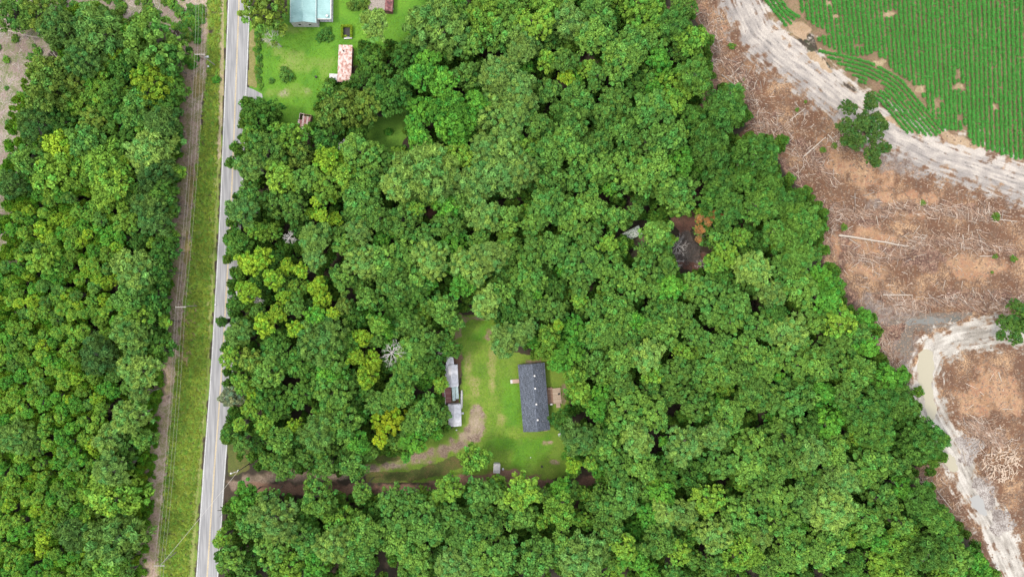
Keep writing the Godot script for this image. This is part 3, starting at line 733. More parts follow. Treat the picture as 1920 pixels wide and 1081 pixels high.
func _ready() -> void:
	# ---- camera, sky, sun, exposure ----
	var cam := Camera3D.new()
	cam.name = "camera"
	cam.fov = 52.25
	cam.near = 1.0
	cam.far = 3000.0
	cam.position = Vector3(0, ALT, 0)
	cam.rotation_degrees = Vector3(-90, 0, 0)
	add_child(cam)
	cam.current = true
	var env := Environment.new()
	env.background_mode = Environment.BG_SKY
	var sky := Sky.new()
	var sm := ProceduralSkyMaterial.new()
	sm.sky_top_color = Color(0.97, 0.98, 1.0)
	sm.sky_horizon_color = Color(0.58, 0.59, 0.60)
	sm.sky_curve = 0.7
	sm.sky_energy_multiplier = 1.15
	sm.ground_bottom_color = Color(0.2, 0.22, 0.16)
	sm.ground_horizon_color = Color(0.5, 0.52, 0.5)
	sm.sun_angle_max = 0.0
	sky.sky_material = sm
	env.sky = sky
	env.tonemap_mode = Environment.TONE_MAPPER_LINEAR
	env.tonemap_exposure = 2.65
	env.sdfgi_enabled = true
	env.ssao_enabled = true
	env.ssil_enabled = true
	var we := WorldEnvironment.new()
	we.name = "environment"
	we.environment = env
	add_child(we)
	var sun := DirectionalLight3D.new()
	sun.name = "sun"
	sun.light_energy = 0.5
	sun.light_color = Color(1.0, 0.96, 0.9)
	sun.light_angular_distance = 12.0
	sun.shadow_enabled = true
	sun.rotation_degrees = Vector3(-58, -84, 0)
	add_child(sun)
	make_materials()
	build_ground()
	build_roads()
	build_buildings()
	build_trees()
	build_field()
	build_cleared()
	build_poles()
	build_small()

func make_materials() -> void:
	M.bark = noise_mat([sr(0.10, 0.085, 0.07), sr(0.26, 0.23, 0.20)], [0.3, 0.7], 0.05, Vector3(0.6, 0.1, 0.6), 0.95, 0.0, 3, 128)
	M.pine_bark = noise_mat([sr(0.20, 0.16, 0.14), sr(0.42, 0.38, 0.35)], [0.3, 0.7], 0.05, Vector3(0.6, 0.1, 0.6), 0.95, 0.0, 4, 128)
	for k in TONES:
		var c: Color = TONES[k][0]
		leafs[k] = []
		for v in [[0.86, 0.92, 1.0], [1.0, 1.0, 1.0], [1.16, 1.12, 1.12], [0.80, 0.80, 0.85]]:
			leafs[k].append(leaf_mat(lf(c.r * v[0], c.g * v[1], c.b * v[2])))
	M.crop = leaf_mat(lf(0.056, 0.20, 0.040))
	M.asphalt = noise_mat([sr(0.205, 0.205, 0.215), sr(0.30, 0.297, 0.305)], [0.25, 0.75], 0.02, Vector3(0.10, 0.05, 0.006), 0.9, 0.0, 7)
	M.white_line = noise_mat([sr(0.40, 0.40, 0.39), sr(0.62, 0.62, 0.60)], [0.25, 0.55], 0.03, Vector3(0.2, 0.2, 0.2), 0.8, 0.0, 8, 256)
	M.yellow_line = noise_mat([sr(0.42, 0.32, 0.17), sr(0.60, 0.45, 0.20)], [0.25, 0.6], 0.03, Vector3(0.2, 0.2, 0.2), 0.8, 0.0, 9, 256)
	M.shingle = noise_mat([sr(0.032, 0.039, 0.052), sr(0.095, 0.114, 0.152), sr(0.18, 0.205, 0.26)], [0.25, 0.5, 0.78], 0.03, Vector3(0.10, 0.10, 0.28), 0.9, 0.0, 11)
	M.shingle.vertex_color_use_as_albedo = true
	M.zinc = noise_mat([sr(0.40, 0.40, 0.43), sr(0.56, 0.56, 0.60)], [0.3, 0.7], 0.02, Vector3(0.15, 0.15, 0.15), 0.55, 0.0, 12, 256)
	M.pale_green = noise_mat([sr(0.24, 0.33, 0.33), sr(0.36, 0.45, 0.45)], [0.3, 0.7], 0.02, Vector3(0.2, 0.2, 0.2), 0.55, 0.0, 14, 256)
	M.teal = noise_mat([sr(0.20, 0.35, 0.35), sr(0.26, 0.42, 0.42)], [0.3, 0.7], 0.01, Vector3(0.08, 0.08, 0.08), 0.5, 0.0, 15, 256)
	M.rust_pink = noise_mat([sr(0.30, 0.14, 0.11), sr(0.46, 0.28, 0.24), sr(0.54, 0.42, 0.39), sr(0.58, 0.52, 0.50)], [0.25, 0.42, 0.55, 0.75], 0.012, Vector3(0.12, 0.12, 0.12), 0.85, 0.0, 17)
	M.rust_pink.uv1_world_triplanar = true
	M.maroon = noise_mat([sr(0.09, 0.035, 0.04), sr(0.19, 0.06, 0.06), sr(0.30, 0.16, 0.15)], [0.3, 0.5, 0.75], 0.012, Vector3(0.15, 0.15, 0.15), 0.85, 0.0, 18, 256)
	M.stripe_light = noise_mat([sr(0.30, 0.20, 0.19), sr(0.46, 0.39, 0.38)], [0.35, 0.6], 0.02, Vector3(0.3, 0.3, 0.3), 0.8, 0.0, 19, 256)
	M.white = noise_mat([sr(0.44, 0.42, 0.42), sr(0.56, 0.55, 0.55)], [0.3, 0.7], 0.02, Vector3(0.2, 0.2, 0.2), 0.7, 0.0, 20, 256)
	M.mossy = noise_mat([sr(0.10, 0.17, 0.09), sr(0.26, 0.32, 0.24), sr(0.5, 0.52, 0.5)], [0.3, 0.45, 0.6], 0.03, Vector3(0.2, 0.2, 0.2), 0.8, 0.0, 21, 256)
	M.siding = mat(sr(0.32, 0.30, 0.27), 0.8)
	M.glass = mat(sr(0.03, 0.035, 0.04), 0.1)
	M.dark = mat(sr(0.03, 0.028, 0.026), 0.9)
	M.tan_wood = noise_mat([sr(0.28, 0.20, 0.14), sr(0.42, 0.33, 0.25)], [0.3, 0.7], 0.03, Vector3(0.4, 0.4, 0.4), 0.9, 0.0, 22, 256)
	M.brown_wood = noise_mat([sr(0.16, 0.09, 0.06), sr(0.27, 0.17, 0.12)], [0.3, 0.7], 0.03, Vector3(0.4, 0.4, 0.4), 0.9, 0.0, 23, 256)
	M.pink_wood = noise_mat([sr(0.34, 0.22, 0.17), sr(0.45, 0.32, 0.26)], [0.3, 0.7], 0.03, Vector3(0.4, 0.4, 0.4), 0.9, 0.0, 24, 256)
	M.pale_log = noise_mat([sr(0.27, 0.22, 0.18), sr(0.52, 0.46, 0.40)], [0.3, 0.65], 0.04, Vector3(0.3, 0.3, 0.3), 0.9, 0.0, 25, 256)
	M.cut_log = noise_mat([sr(0.20, 0.12, 0.08), sr(0.46, 0.34, 0.25), sr(0.68, 0.58, 0.48)], [0.32, 0.46, 0.66], 0.05, Vector3(0.5, 0.5, 0.5), 0.9, 0.0, 26, 256)
	M.cut_log.uv1_world_triplanar = true
	M.grey_log = noise_mat([sr(0.15, 0.12, 0.10), sr(0.34, 0.30, 0.27)], [0.3, 0.65], 0.04, Vector3(0.3, 0.3, 0.3), 0.9, 0.0, 27, 256)
	M.bare = mat(lf(0.33, 0.31, 0.30), 0.9)
	M.bare.vertex_color_use_as_albedo = true
	M.sticks = vmat()
	M.pole = noise_mat([sr(0.09, 0.075, 0.06), sr(0.2, 0.17, 0.14)], [0.3, 0.7], 0.04, Vector3(0.5, 0.1, 0.5), 0.95, 0.0, 28, 128)
	M.pole_pale = noise_mat([sr(0.24, 0.22, 0.19), sr(0.36, 0.33, 0.30)], [0.3, 0.7], 0.04, Vector3(0.5, 0.1, 0.5), 0.95, 0.0, 29, 128)
	M.wire = mat(sr(0.52, 0.49, 0.45), 0.5)
	M.porcelain = mat(sr(0.55, 0.55, 0.55), 0.3)
	M.orange = leaf_mat(lf(0.30, 0.14, 0.05), 0.2)
	M.hedge = leaf_mat(lf(0.20, 0.30, 0.025))
	M.beige_water = mat(sr(0.31, 0.28, 0.20), 0.25)
	M.grey_water = mat(sr(0.115, 0.112, 0.10), 0.2)
	M.pale_water = mat(sr(0.26, 0.255, 0.245), 0.3)

func build_ground() -> void:
	nF = nbytes(0.22, 5, 2)
	nM = nbytes(0.045, 6, 4)
	nL = nbytes(0.012, 7, 3)
	gd.resize(GW * GH * 3)
	var brush := [104, 80, 62]
	var all := [[-400, -300], [2400, -300], [2400, 1400], [-400, 1400]]
	paint([all], [54, 44, 30], [78, 60, 44], [52, 64, 30], 1, 0.0, 190)
	# cut-over ground beyond the young stand
	paint([[[-330, -190], [345, -190], [350, 0], [330, 60], [230, 40], [120, 40], [80, 130], [60, 260], [30, 330], [20, 400], [40, 460], [15, 600], [-330, 700]]], [150, 128, 118], [205, 188, 180], [96, 112, 52], 3, 1.1, 158, 40)
	# soil of the power line strip
	paint([[[325, -190], [340, 130], [328, 330], [308, 480], [290, 700], [268, 900], [236, 1260], [290, 1260], [308, 950], [322, 800], [337, 700], [358, 560], [372, 330], [380, 200], [392, 130], [392, -190]]], [180, 152, 136], [228, 206, 192], [124, 126, 66], 2, 1.0, 158, 90, 0, 90.0)
	# verge
	paint([[[385, -190], [392, 60], [388, 140], [375, 260], [366, 340], [352, 520], [336, 640], [318, 800], [303, 960], [285, 1260], [360, 1260], [368, 1081], [383, 850], [396, 700], [404, 540], [414, 360], [426, 0], [434, -190]]], [122, 148, 44], [178, 182, 92], [102, 142, 34], 3, 1.2, 150, 130, 0, 110.0)
	paint([[[345, 590], [372, 560], [368, 640], [350, 690], [335, 690]], blob(360, 350, 8, 40), blob(352, 470, 7, 30), blob(372, 160, 10, 22)], [170, 150, 100], [196, 172, 126], [116, 116, 50], 2, 1.4, 160, 60)
	paint([[[405, 60], [413, 60], [396, 420], [388, 560], [376, 760], [362, 960], [352, 1081], [345, 1260], [357, 1260], [362, 1081], [374, 900], [390, 700], [400, 540], [410, 360], [420, 120]]], [142, 158, 74], [178, 182, 104], [120, 142, 52], 1, 0.5, 180, 10)
	paint([[[408, -190], [419, -190], [421, 20], [420, 160], [414, 300], [408, 300], [412, 160], [412, 20]]], [186, 170, 130], [204, 188, 152], [140, 150, 70], 1, 0.7, 175, 15)
	# upper lawn
	paint([[[468, 40], [495, 45], [540, 30], [540, -190], [830, -190], [815, 40], [790, 100], [700, 105], [650, 130], [630, 200], [590, 235], [490, 232], [494, 185], [468, 165]]], [84, 146, 12], [128, 182, 34], [96, 158, 18], 2, 0.5, 176, 200)
	paint([blob(560, 115, 40, 26), blob(545, 172, 46, 12), blob(612, 120, 16, 24), blob(530, 100, 14, 20), blob(552, 52, 24, 8)], [132, 166, 58], [166, 182, 96], [110, 160, 40], 6, 0.9, 170, 33, -20, 190.0)
	paint([blob(536, 172, 16, 7), blob(575, 170, 14, 5), blob(505, 85, 9, 12)], [164, 168, 122], [190, 184, 150], [120, 160, 50], 4, 1.2, 170, 53, -10, 150.0)
	paint([[[468, 60], [478, 50], [482, 165], [466, 160]]], [150, 145, 80], [178, 166, 112], [110, 120, 40], 1, 0.8, 170, 12)
	# glade
	paint([blob(726, 246, 48, 44)], [92, 146, 34], [136, 186, 60], [104, 158, 40], 3, 0.6, 170, 71)
	# yard
	paint([[[846, 590], [925, 590], [945, 655], [1040, 675], [1070, 700], [1068, 890], [1010, 905], [935, 900], [880, 905], [700, 905], [685, 850], [770, 830], [855, 800], [868, 700], [850, 650]]], [98, 140, 26], [148, 172, 56], [112, 154, 34], 2, 0.5, 180, 77)
	paint([blob(962, 750, 16, 60), blob(940, 830, 28, 16), blob(905, 625, 24, 16), blob(1010, 830, 36, 20), blob(980, 860, 40, 12)], [86, 146, 14], [118, 172, 32], [104, 158, 24], 8, 0.7, 180, 99, -20, 170.0)
	paint([blob(888, 735, 11, 40), blob(878, 690, 12, 30), blob(925, 690, 10, 50), blob(945, 790, 9, 24)], [164, 164, 92], [192, 182, 124], [130, 150, 50], 6, 1.2, 170, 21, -10, 190.0)
	paint([[[848, 580], [864, 585], [880, 600], [866, 608], [868, 630], [858, 636], [852, 620]], blob(918, 628, 6, 18, 15), blob(895, 598, 22, 3), blob(1003, 680, 16, 6), blob(1026, 830, 13, 6), blob(1043, 865, 9, 5), blob(1063, 740, 9, 18)], [158, 132, 112], [196, 172, 150], [120, 124, 60], 3, 1.1, 168, 27, -10, 110.0)
	paint([blob(846, 700, 22, 66)], [118, 84, 68], [150, 120, 100], [90, 100, 50], 2, 0.7, 170, 61)
	# dirt drive
	paint([[[425, 905], [480, 884], [560, 882], [640, 882], [700, 868], [760, 858], [820, 836], [862, 815], [878, 790], [880, 760], [900, 752], [914, 778], [912, 820], [870, 842], [810, 866], [740, 880], [690, 892], [600, 902], [500, 906], [440, 925]]], [164, 142, 122], [214, 194, 172], [124, 102, 88], 4, 1.2, 158, 150, -20, 170.0)
	paint([blob(893, 790, 14, 26, 10), blob(875, 815, 18, 9, -25)], [178, 158, 136], [206, 186, 162], [140, 130, 90], 4, 1.2, 170, 58, -10, 130.0)
	paint([[[690, 905], [800, 905], [880, 890], [960, 880], [1000, 892], [1060, 900], [1130, 885], [1132, 915], [1050, 928], [980, 915], [900, 925], [690, 935], [450, 925], [450, 905]]], [126, 92, 76], [172, 132, 108], [150, 120, 100], 4, 0.9, 172, 180, -10, 110.0)
	paint([[[690, 885], [760, 885], [820, 868], [862, 850], [900, 862], [840, 888], [770, 902], [690, 905]], blob(730, 858, 30, 8, -10), [[425, 830], [470, 840], [468, 880], [430, 895]]], [78, 92, 26], [112, 122, 46], [120, 100, 60], 2, 0.8, 176, 31)
	# pits and openings in the woods
	paint([blob(1300, 355, 14, 34), blob(1285, 415, 26, 24), blob(1395, 424, 22, 14), blob(810, 402, 14, 12), blob(613, 480, 12, 14), blob(1258, 35, 16, 20), blob(1325, 190, 16, 20), blob(1440, 325, 10, 8), blob(1305, 495, 26, 22)], [120, 80, 68], [168, 124, 106], [90, 72, 58], 2, 0.9, 170, 44)
	paint([blob(1288, 468, 26, 28)], [112, 98, 92], [158, 142, 132], [84, 74, 70], 2, 1.0, 165, 47)
	paint([blob(1202, 466, 17, 24, 10)], [128, 112, 92], [160, 144, 120], [100, 100, 60], 3, 0.8, 170, 48)
	# cleared land
	paint([CLEARED], [130, 90, 62], [226, 186, 144], [98, 68, 50], 2, 0.6, 144, 120, 0, 46.0, 2.4)
	paint([blob(1620, 470, 60, 50, 20), blob(1700, 380, 70, 28), blob(1560, 300, 60, 26, 30), blob(1830, 500, 60, 24), blob(1340, 60, 26, 40, 20), blob(1860, 740, 60, 50), blob(1640, 330, 40, 30)], [196, 152, 112], [224, 190, 152], [160, 110, 84], 6, 1.4, 160, 220, -10, 170.0)
	paint([blob(1335, 110, 10, 60, -12), blob(1425, 235, 14, 40, -30), blob(1490, 330, 14, 36, -40), blob(1545, 440, 12, 60, 4), blob(1600, 560, 14, 40, -35), blob(1655, 650, 12, 60), blob(1745, 930, 16, 40, -30), blob(1520, 290, 60, 14, 40), blob(1580, 400, 80, 14, 20), blob(1720, 480, 60, 20, 10), blob(1850, 560, 80, 20), blob(1395, 150, 18, 40, -30), blob(1460, 240, 30, 16, 45), blob(1680, 620, 30, 50), blob(1820, 395, 50, 12, 15), blob(1590, 470, 20, 40)], [86, 58, 48], [132, 96, 80], [176, 140, 118], 5, 1.6, 160, 240, -20, 120.0)
	paint([blob(1660, 580, 60, 30), blob(1700, 660, 22, 40), blob(1690, 310, 50, 20, 15), blob(1420, 60, 16, 50, -20), blob(1640, 395, 30, 20)], [148, 132, 124], [188, 174, 164], [112, 92, 82], 5, 1.4, 160, 300, -10, 150.0)
	# dark raked bark under the windrows
	var rows := []
	for w in WINDROWS:
		var wp := smooth(w, 14.0)
		for i in wp.size() - 1:
			var dd := wp[i + 1] - wp[i]
			rows.append(blob(wp[i].x, wp[i].y, 15, 7 + 3 * sin(i * 1.7), rad_to_deg(dd.angle())))
	paint(rows, [92, 62, 48], [140, 102, 82], [176, 140, 114], 2, 1.3, 158, 350, -10, 90.0)
	paint([blob(1750, 601, 70, 16, -4), blob(1702, 640, 14, 34, 8)], [126, 116, 106], [176, 164, 152], [104, 90, 80], 3, 1.3, 160, 360, -10, 110.0)
	# crop soil
	paint([[[1425, -190], [1448, 30], [1478, 62], [1500, 75], [1525, 60], [1535, 95], [1580, 150], [1640, 185], [1700, 215], [1760, 240], [1810, 262], [1920, 305], [2240, 420], [2240, -190]], [[1420, -60], [1460, -40], [1484, 50], [1470, 55], [1440, 35]]], [132, 104, 78], [176, 146, 114], [100, 92, 52], 2, 0.5, 176, 400)
	paint([blob(1667, 27, 14, 7), blob(1650, 117, 12, 7), blob(1803, 163, 11, 9), blob(1800, 135, 4, 10), blob(1865, 202, 6, 6), blob(1727, 165, 10, 10), blob(1566, 30, 7, 6), blob(1553, 6, 7, 8)], [184, 160, 124], [212, 190, 156], [140, 124, 80], 2, 1.6, 172, 410, 10, 140.0)
	paint([blob(1482, 30, 30, 34, 30)], [150, 120, 92], [190, 160, 128], [110, 100, 60], 2, 0.8, 170, 77)
	# sand tracks
	paint_track([[1370, -160], [1392, 0], [1420, 60], [1465, 100], [1530, 148], [1600, 205], [1680, 252], [1760, 290], [1850, 318], [1930, 345], [2240, 450]], 47.0, [164, 156, 152], [216, 206, 196], [116, 110, 108], -0.5, 17)
	paint([blob(1500, 55, 24, 14, 30), blob(1540, 115, 30, 8, 45), blob(1690, 232, 50, 6, 24), blob(1800, 262, 50, 8, 20)], [190, 160, 130], [214, 190, 160], [160, 130, 96], 2, 1.2, 170, 77)
	paint_track([[2240, 560], [1925, 622], [1860, 622], [1795, 632], [1750, 655], [1732, 700], [1738, 750], [1762, 800], [1790, 850], [1815, 900], [1850, 960], [1885, 1030], [1912, 1090], [1990, 1260]], 33.0, [172, 164, 154], [226, 219, 210], [120, 114, 110], 0.2, 200)
	paint([blob(1820, 840, 24, 28, 30), blob(1850, 920, 18, 34, -20), blob(1880, 980, 22, 24)], [176, 166, 160], [232, 226, 220], [110, 96, 90], 2, 1.6, 160, 90)
	var im := Image.create_from_data(GW, GH, false, Image.FORMAT_RGB8, gd)
	var m := StandardMaterial3D.new()
	m.albedo_texture = ImageTexture.create_from_image(im)
	m.albedo_color = lf(0.375, 0.375, 0.375)
	m.roughness = 0.95
	var st := SurfaceTool.new()
	st.begin(Mesh.PRIMITIVE_TRIANGLES)
	var hw := GM / 2
	var hh := GM * GH / GW / 2
	for q in [[-1, -1], [1, -1], [1, 1], [-1, -1], [1, 1], [-1, 1]]:
		st.set_normal(Vector3.UP)
		st.set_uv(Vector2((q[0] + 1) / 2.0, (q[1] + 1) / 2.0))
		st.add_vertex(Vector3(q[0] * hw, 0, q[1] * hh))
	structure("ground", st.commit(), m)
	var far := PlaneMesh.new()
	far.size = Vector2(4000, 4000)
	var fo := structure("terrain", far, noise_mat([sr(0.03, 0.06, 0.015), sr(0.08, 0.07, 0.04)], [0.3, 0.7], 0.02, Vector3(0.02, 0.02, 0.02), 0.95, 0.0, 31))
	fo.position.y = -0.3

func build_roads() -> void:
	var line := smooth([[454, -170], [448, 0], [434, 360], [424.5, 540], [414, 715], [400, 900], [388, 1081], [376, 1250]], 4.0)
	structure("road", ribbon(line, -21.0, 21.0, 0.06, 0.1, 0.12), M.asphalt)
	for a in [[-19.8, -19.0], [19.0, 19.8]]:
		var o := part(self, "road_marking", ribbon(line, a[0], a[1], 0.064, 0.0, 0.02), M.white_line)
		o.set_meta("kind", "structure")
	for a in [[-1.05, -0.4], [0.4, 1.05]]:
		var o2 := part(self, "road_marking", ribbon(line, a[0], a[1], 0.064, 0.0, 0.02), M.yellow_line)
		o2.set_meta("kind", "structure")
	structure("driveway_apron", flat_poly([[463, 163], [476, 168], [491, 176], [493, 186], [489, 196], [462, 198]], 0.052), M.asphalt)
	# the ground sheet carries the verges; standing water lies 4-8 mm above it
	var pud := [["puddle", [[1722, 662], [1735, 654], [1748, 660], [1752, 685], [1748, 720], [1752, 748], [1757, 772], [1748, 790], [1738, 775], [1732, 740], [1722, 710]], M.beige_water], ["puddle", [[1698, 603], [1708, 596], [1726, 599], [1744, 593], [1768, 597], [1790, 592], [1803, 597], [1792, 603], [1764, 605], [1742, 609], [1722, 606], [1706, 610]], M.grey_water], ["puddle", [[1768, 858], [1780, 850], [1792, 862], [1796, 880], [1786, 884], [1774, 872]], M.beige_water], ["puddle", [[1818, 934], [1836, 928], [1848, 950], [1850, 966], [1838, 962], [1824, 948]], M.pale_water]]
	for p in pud:
		var pts := smooth(p[1] + [p[1][0]], 4.0)
		var arr := []
		for i in pts.size() - 2:
			arr.append([pts[i].x + sin(i * 1.9) * 0.7 + sin(i * 0.7) * 1.2, pts[i].y + sin(i * 2.3) * 0.7])
		structure("puddle", flat_poly(arr, 0.012), p[2])

func build_buildings() -> void:
	rng.seed = 21
	# shingled house
	var c := px(1001.3, 745, 3.2)
	var t := thing("house", Vector3(c.x, 0, c.z), 4.75, "long house under a slate-blue shingle roof in the wooded yard", "house")
	var sl := gable(t, 8.1, 21.1, 2.7, 3.75, 0.15, M.siding, M.shingle, M.shingle, 0.22, 1.0, true)
	box(t, "ridge_cap", Vector3(0.28, 0.05, 21.4), Vector3(0.15, 3.87, 0), M.shingle)
	for v in [[0.35, -7.0], [0.25, -3.0], [0.2, 2.0], [0.2, 7.0]]:
		var cy := CylinderMesh.new()
		cy.top_radius = 0.24
		cy.bottom_radius = 0.27
		cy.height = 0.4
		cy.radial_segments = 12
		var vo := part(t, "roof_vent", cy, M.white)
		vo.position = Vector3(v[0] + 0.35, 3.95, v[1])
		var cap := box(vo, "vent_cap", Vector3(0.52, 0.04, 0.52), Vector3(0, 0.23, 0), M.white)
	for v in [[1.7, -8.6], [3.2, -7.6], [-3.2, 3.0], [2.2, 7.6], [1.2, -5.2]]:
		var cy2 := CylinderMesh.new()
		cy2.top_radius = 0.06
		cy2.bottom_radius = 0.08
		cy2.height = 0.6
		var vo2 := part(t, "vent_pipe", cy2, M.white)
		vo2.position = Vector3(v[0], 3.95 - absf(v[0] - 0.15) * 0.26, v[1])
	for z in [-8.0, -4.5, 1.0, 4.5, 8.0]:
		for s in [-1.0, 1.0]:
			var wd := box(t, "window", Vector3(0.06, 1.1, 1.0), Vector3(s * 4.06, 1.6, z), M.white)
			box(wd, "pane", Vector3(0.03, 0.95, 0.85), Vector3(s * 0.03, 0, 0), M.glass)
	box(t, "door", Vector3(0.06, 2.0, 0.9), Vector3(-4.06, 1.3, -4.9), M.white)
	box(t, "door", Vector3(0.06, 2.0, 0.9), Vector3(4.06, 1.3, 0.8), M.white)
	# stoop, deck and back step belong to the house
	for i in 9:
		box(t, "stoop_plank", Vector3(0.3, 0.06, 1.25), Vector3(-4.3 - i * 0.33, 0.4 - i * 0.008, -5.2), M.pink_wood if i < 7 else M.white)
	for z in [-5.8, -4.6]:
		for x in [-4.5, -6.9]:
			box(t, "stoop_post", Vector3(0.1, 0.4, 0.1), Vector3(x, 0.18, z), M.brown_wood)
	for i in 18:
		box(t, "deck_plank", Vector3(0.235, 0.05, 4.9 if i > 7 else 5.4), Vector3(4.3 + i * 0.25, 0.5, 0.6 if i > 7 else 0.35), M.tan_wood if i > 7 else M.brown_wood)
	for i in 6:
		box(t, "deck_plank", Vector3(0.2, 0.05, 1.3), Vector3(7.1 + i * 0.22, 0.5, 3.75), M.tan_wood)
	for z in [-2.0, 0.5, 2.9]:
		box(t, "deck_post", Vector3(0.12, 1.5, 0.12), Vector3(8.72, 0.75, z), M.tan_wood)
		box(t, "deck_post", Vector3(0.12, 0.48, 0.12), Vector3(5.0, 0.23, z), M.brown_wood)
	box(t, "deck_rail", Vector3(0.1, 0.08, 5.1), Vector3(8.72, 1.5, 0.5), M.tan_wood)
	box(t, "deck_rail", Vector3(4.0, 0.08, 0.1), Vector3(6.7, 1.5, -2.05), M.tan_wood)
	for i in 4:
		box(t, "step", Vector3(1.2, 0.1, 0.28), Vector3(2.9, 0.45 - i * 0.12, 10.72 + i * 0.26), M.pink_wood)
	var tb := thing("deck_box", px(1033.5, 757, 0.5) , 6, "small pale box standing on the brown deck boards", "box")
	box(tb, "body", Vector3(0.75, 0.45, 0.45), Vector3(0, 0.25, 0), M.tan_wood)
	box(tb, "lid", Vector3(0.8, 0.05, 0.5), Vector3(0, 0.5, 0), M.white)
	var tg := thing("grill", px(1047.5, 737.5, 0.5), 0, "round black grill standing on the deck corner", "grill")
	var sp := SphereMesh.new()
	sp.radius = 0.32
	sp.height = 0.5
	part(tg, "kettle", sp, M.dark).position.y = 0.75
	for i in 3:
		box(tg, "leg", Vector3(0.04, 0.55, 0.04), Vector3(cos(i * TAU / 3) * 0.2, 0.3, sin(i * TAU / 3) * 0.2), M.dark)
	# the row of metal sheds
	c = px(846.3, 704.5, 2.6)
	t = thing("metal_shed", Vector3(c.x, 0, c.z), 2.5, "grey ribbed metal shed with a longer light slope beside the worn grass", "shed")
	gable(t, 3.9, 6.9, 2.1, 2.75, -0.15, M.zinc, M.zinc, M.zinc, 0.08, 0.35)
	var ext := part(t, "roof_extension", ribbed(2.5, 2.7, 0.35, 0.03), M.zinc)
	ext.position = Vector3(-0.35, 2.35, -4.75)
	ext.rotation_degrees = Vector3(0, 6, -6)
	for q in [[-1.4, -5.8], [0.6, -5.8]]:
		box(t, "post", Vector3(0.1, 2.25, 0.1), Vector3(q[0], 1.12, q[1]), M.brown_wood)
	c = px(852, 778.5, 2.6)
	t = thing("metal_shed", Vector3(c.x, 0, c.z), 2.0, "grey ribbed metal gable shed standing alone past the rusty yard", "shed")
	gable(t, 4.0, 6.9, 2.1, 2.75, -0.05, M.zinc, M.zinc, M.zinc, 0.08, 0.35)
	for k in 2:
		c = px(850.5 + k * 6.2, 737.5 - k * 2.0, 1.9)
		t = thing("lean_to_roof", Vector3(c.x, 0, c.z), 4.0, ["pale green metal sheet roof on posts next to the rusty floor", "pale green metal sheet roof on posts next to the white tarp"][k], "roof sheet")
		var rs := part(t, "metal_sheet", ribbed(0.95, 4.6 - k * 0.5, 0.24, 0.03), M.pale_green)
		rs.position.y = 1.9
		rs.rotation_degrees = Vector3(2, 0, -4)
		for q in [[-0.3, -2.0], [0.3, -2.0], [-0.3, 1.9], [0.3, 1.9]]:
			box(t, "post", Vector3(0.08, 1.85, 0.08), Vector3(q[0], 0.92, q[1]), M.brown_wood)
	t = thing("scrap_floor", px(838.5, 741), 3, "rusty red-brown platform between the two grey sheds", "platform")
	for i in 6:
		box(t, "plank", Vector3(0.42, 0.08, 5.1), Vector3(-1.3 + i * 0.46, 0.2 + rng.randf() * 0.02, 0), M.maroon, Vector3(0, rng.randf_range(-0.5, 0.5), 0))
	for z in [-2.0, 0.0, 2.0]:
		box(t, "joist", Vector3(2.9, 0.16, 0.12), Vector3(-0.1, 0.075, z), M.brown_wood)
	for k in 2:
		t = thing("beam", px(834.5 - k * 7.5, 741 + k * 2), 4, ["long white beam lying across the rusty platform", "long white beam lying beside the rusty platform under leaves"][k], "beam")
		box(t, "rail", Vector3(0.16, 0.14, 5.2), Vector3(0, 0.36 - 0.2 * k, 0), M.white)
		box(t, "end_plate", Vector3(0.24, 0.2, 0.06), Vector3(0, 0.36 - 0.2 * k, 2.63), M.zinc)
	# white tarp over something long
	var s := Soup.new()
	var prof := []
	for i in 15:
		var z := -3.0 + i * 0.43
		var w := 0.42 * sqrt(maxf(0.05, 1.0 - pow(absf(z) / 3.3, 4))) * rng.randf_range(0.85, 1.1)
		var h := 0.75 + 0.12 * sin(i * 1.3)
		var ring := []
		for k in 9:
			var a := PI * k / 8.0
			ring.append(Vector3(-cos(a) * w * (1.0 + 0.12 * sin(i * 2.1 + k)), maxf(0.0, sin(a)) * h + 0.02, z))
		prof.append(ring)
	for i in 14:
		for k in 8:
			s.quad(prof[i][k], prof[i][k + 1], prof[i + 1][k + 1], prof[i + 1][k])
	var tarp := part(self, "white_tarp", s.mesh(), M.white)
	tarp.position = px(865.5, 748)
	tarp.rotation.y = deg_to_rad(-1)
	tag(tarp, "white tarp drawn over a narrow load beside the pale green sheets", "tarp")
	for q in [[823, 696, 0.85, "pale crate under the leaves beside the upper metal shed"], [856, 805.5, 0.45, "small white crate on the grass past the lower shed"], [867.5, 774, 0.7, "flat grey crate at the end of the white tarp"], [1049, 814, 0.85, "white crate on the grass off the house's lower corner"], [995, 857, 0.3, "tiny white crate lying on the open lawn"], [404.5, 571, 0.5, "small white crate at the mown road edge"], [390, 107, 0.7, "white crate beside the power line pole's base"], [385, 108, 0.5, "smaller white crate beside the power line pole's base"], [391, 125, 0.5, "white crate on bare soil past the pole"]]:
		var cr := thing("crate", px(q[0], q[1]), rng.randf_range(-20, 20), q[3], "crate")
		box(cr, "body", Vector3(q[2], q[2] * 0.6, q[2] * 0.8), Vector3(0, q[2] * 0.3, 0), M.white)
		box(cr, "lid", Vector3(q[2] * 1.06, 0.05, q[2] * 0.86), Vector3(0, q[2] * 0.6 + 0.025, 0), M.zinc)
	# small box shed
	c = px(931.5, 878, 2.0)
	t = thing("box_shed", Vector3(c.x, 0, c.z), -2, "small white square shed at the bottom of the yard", "shed")
	box(t, "wall", Vector3(1.9, 1.9, 2.7), Vector3(0, 0.95, 0), M.white)
	var rf := part(t, "roof", ribbed(2.2, 3.0, 0.3, 0.03), M.white)
	rf.position.y = 2.0
	rf.rotation_degrees = Vector3(0, 0, 3)
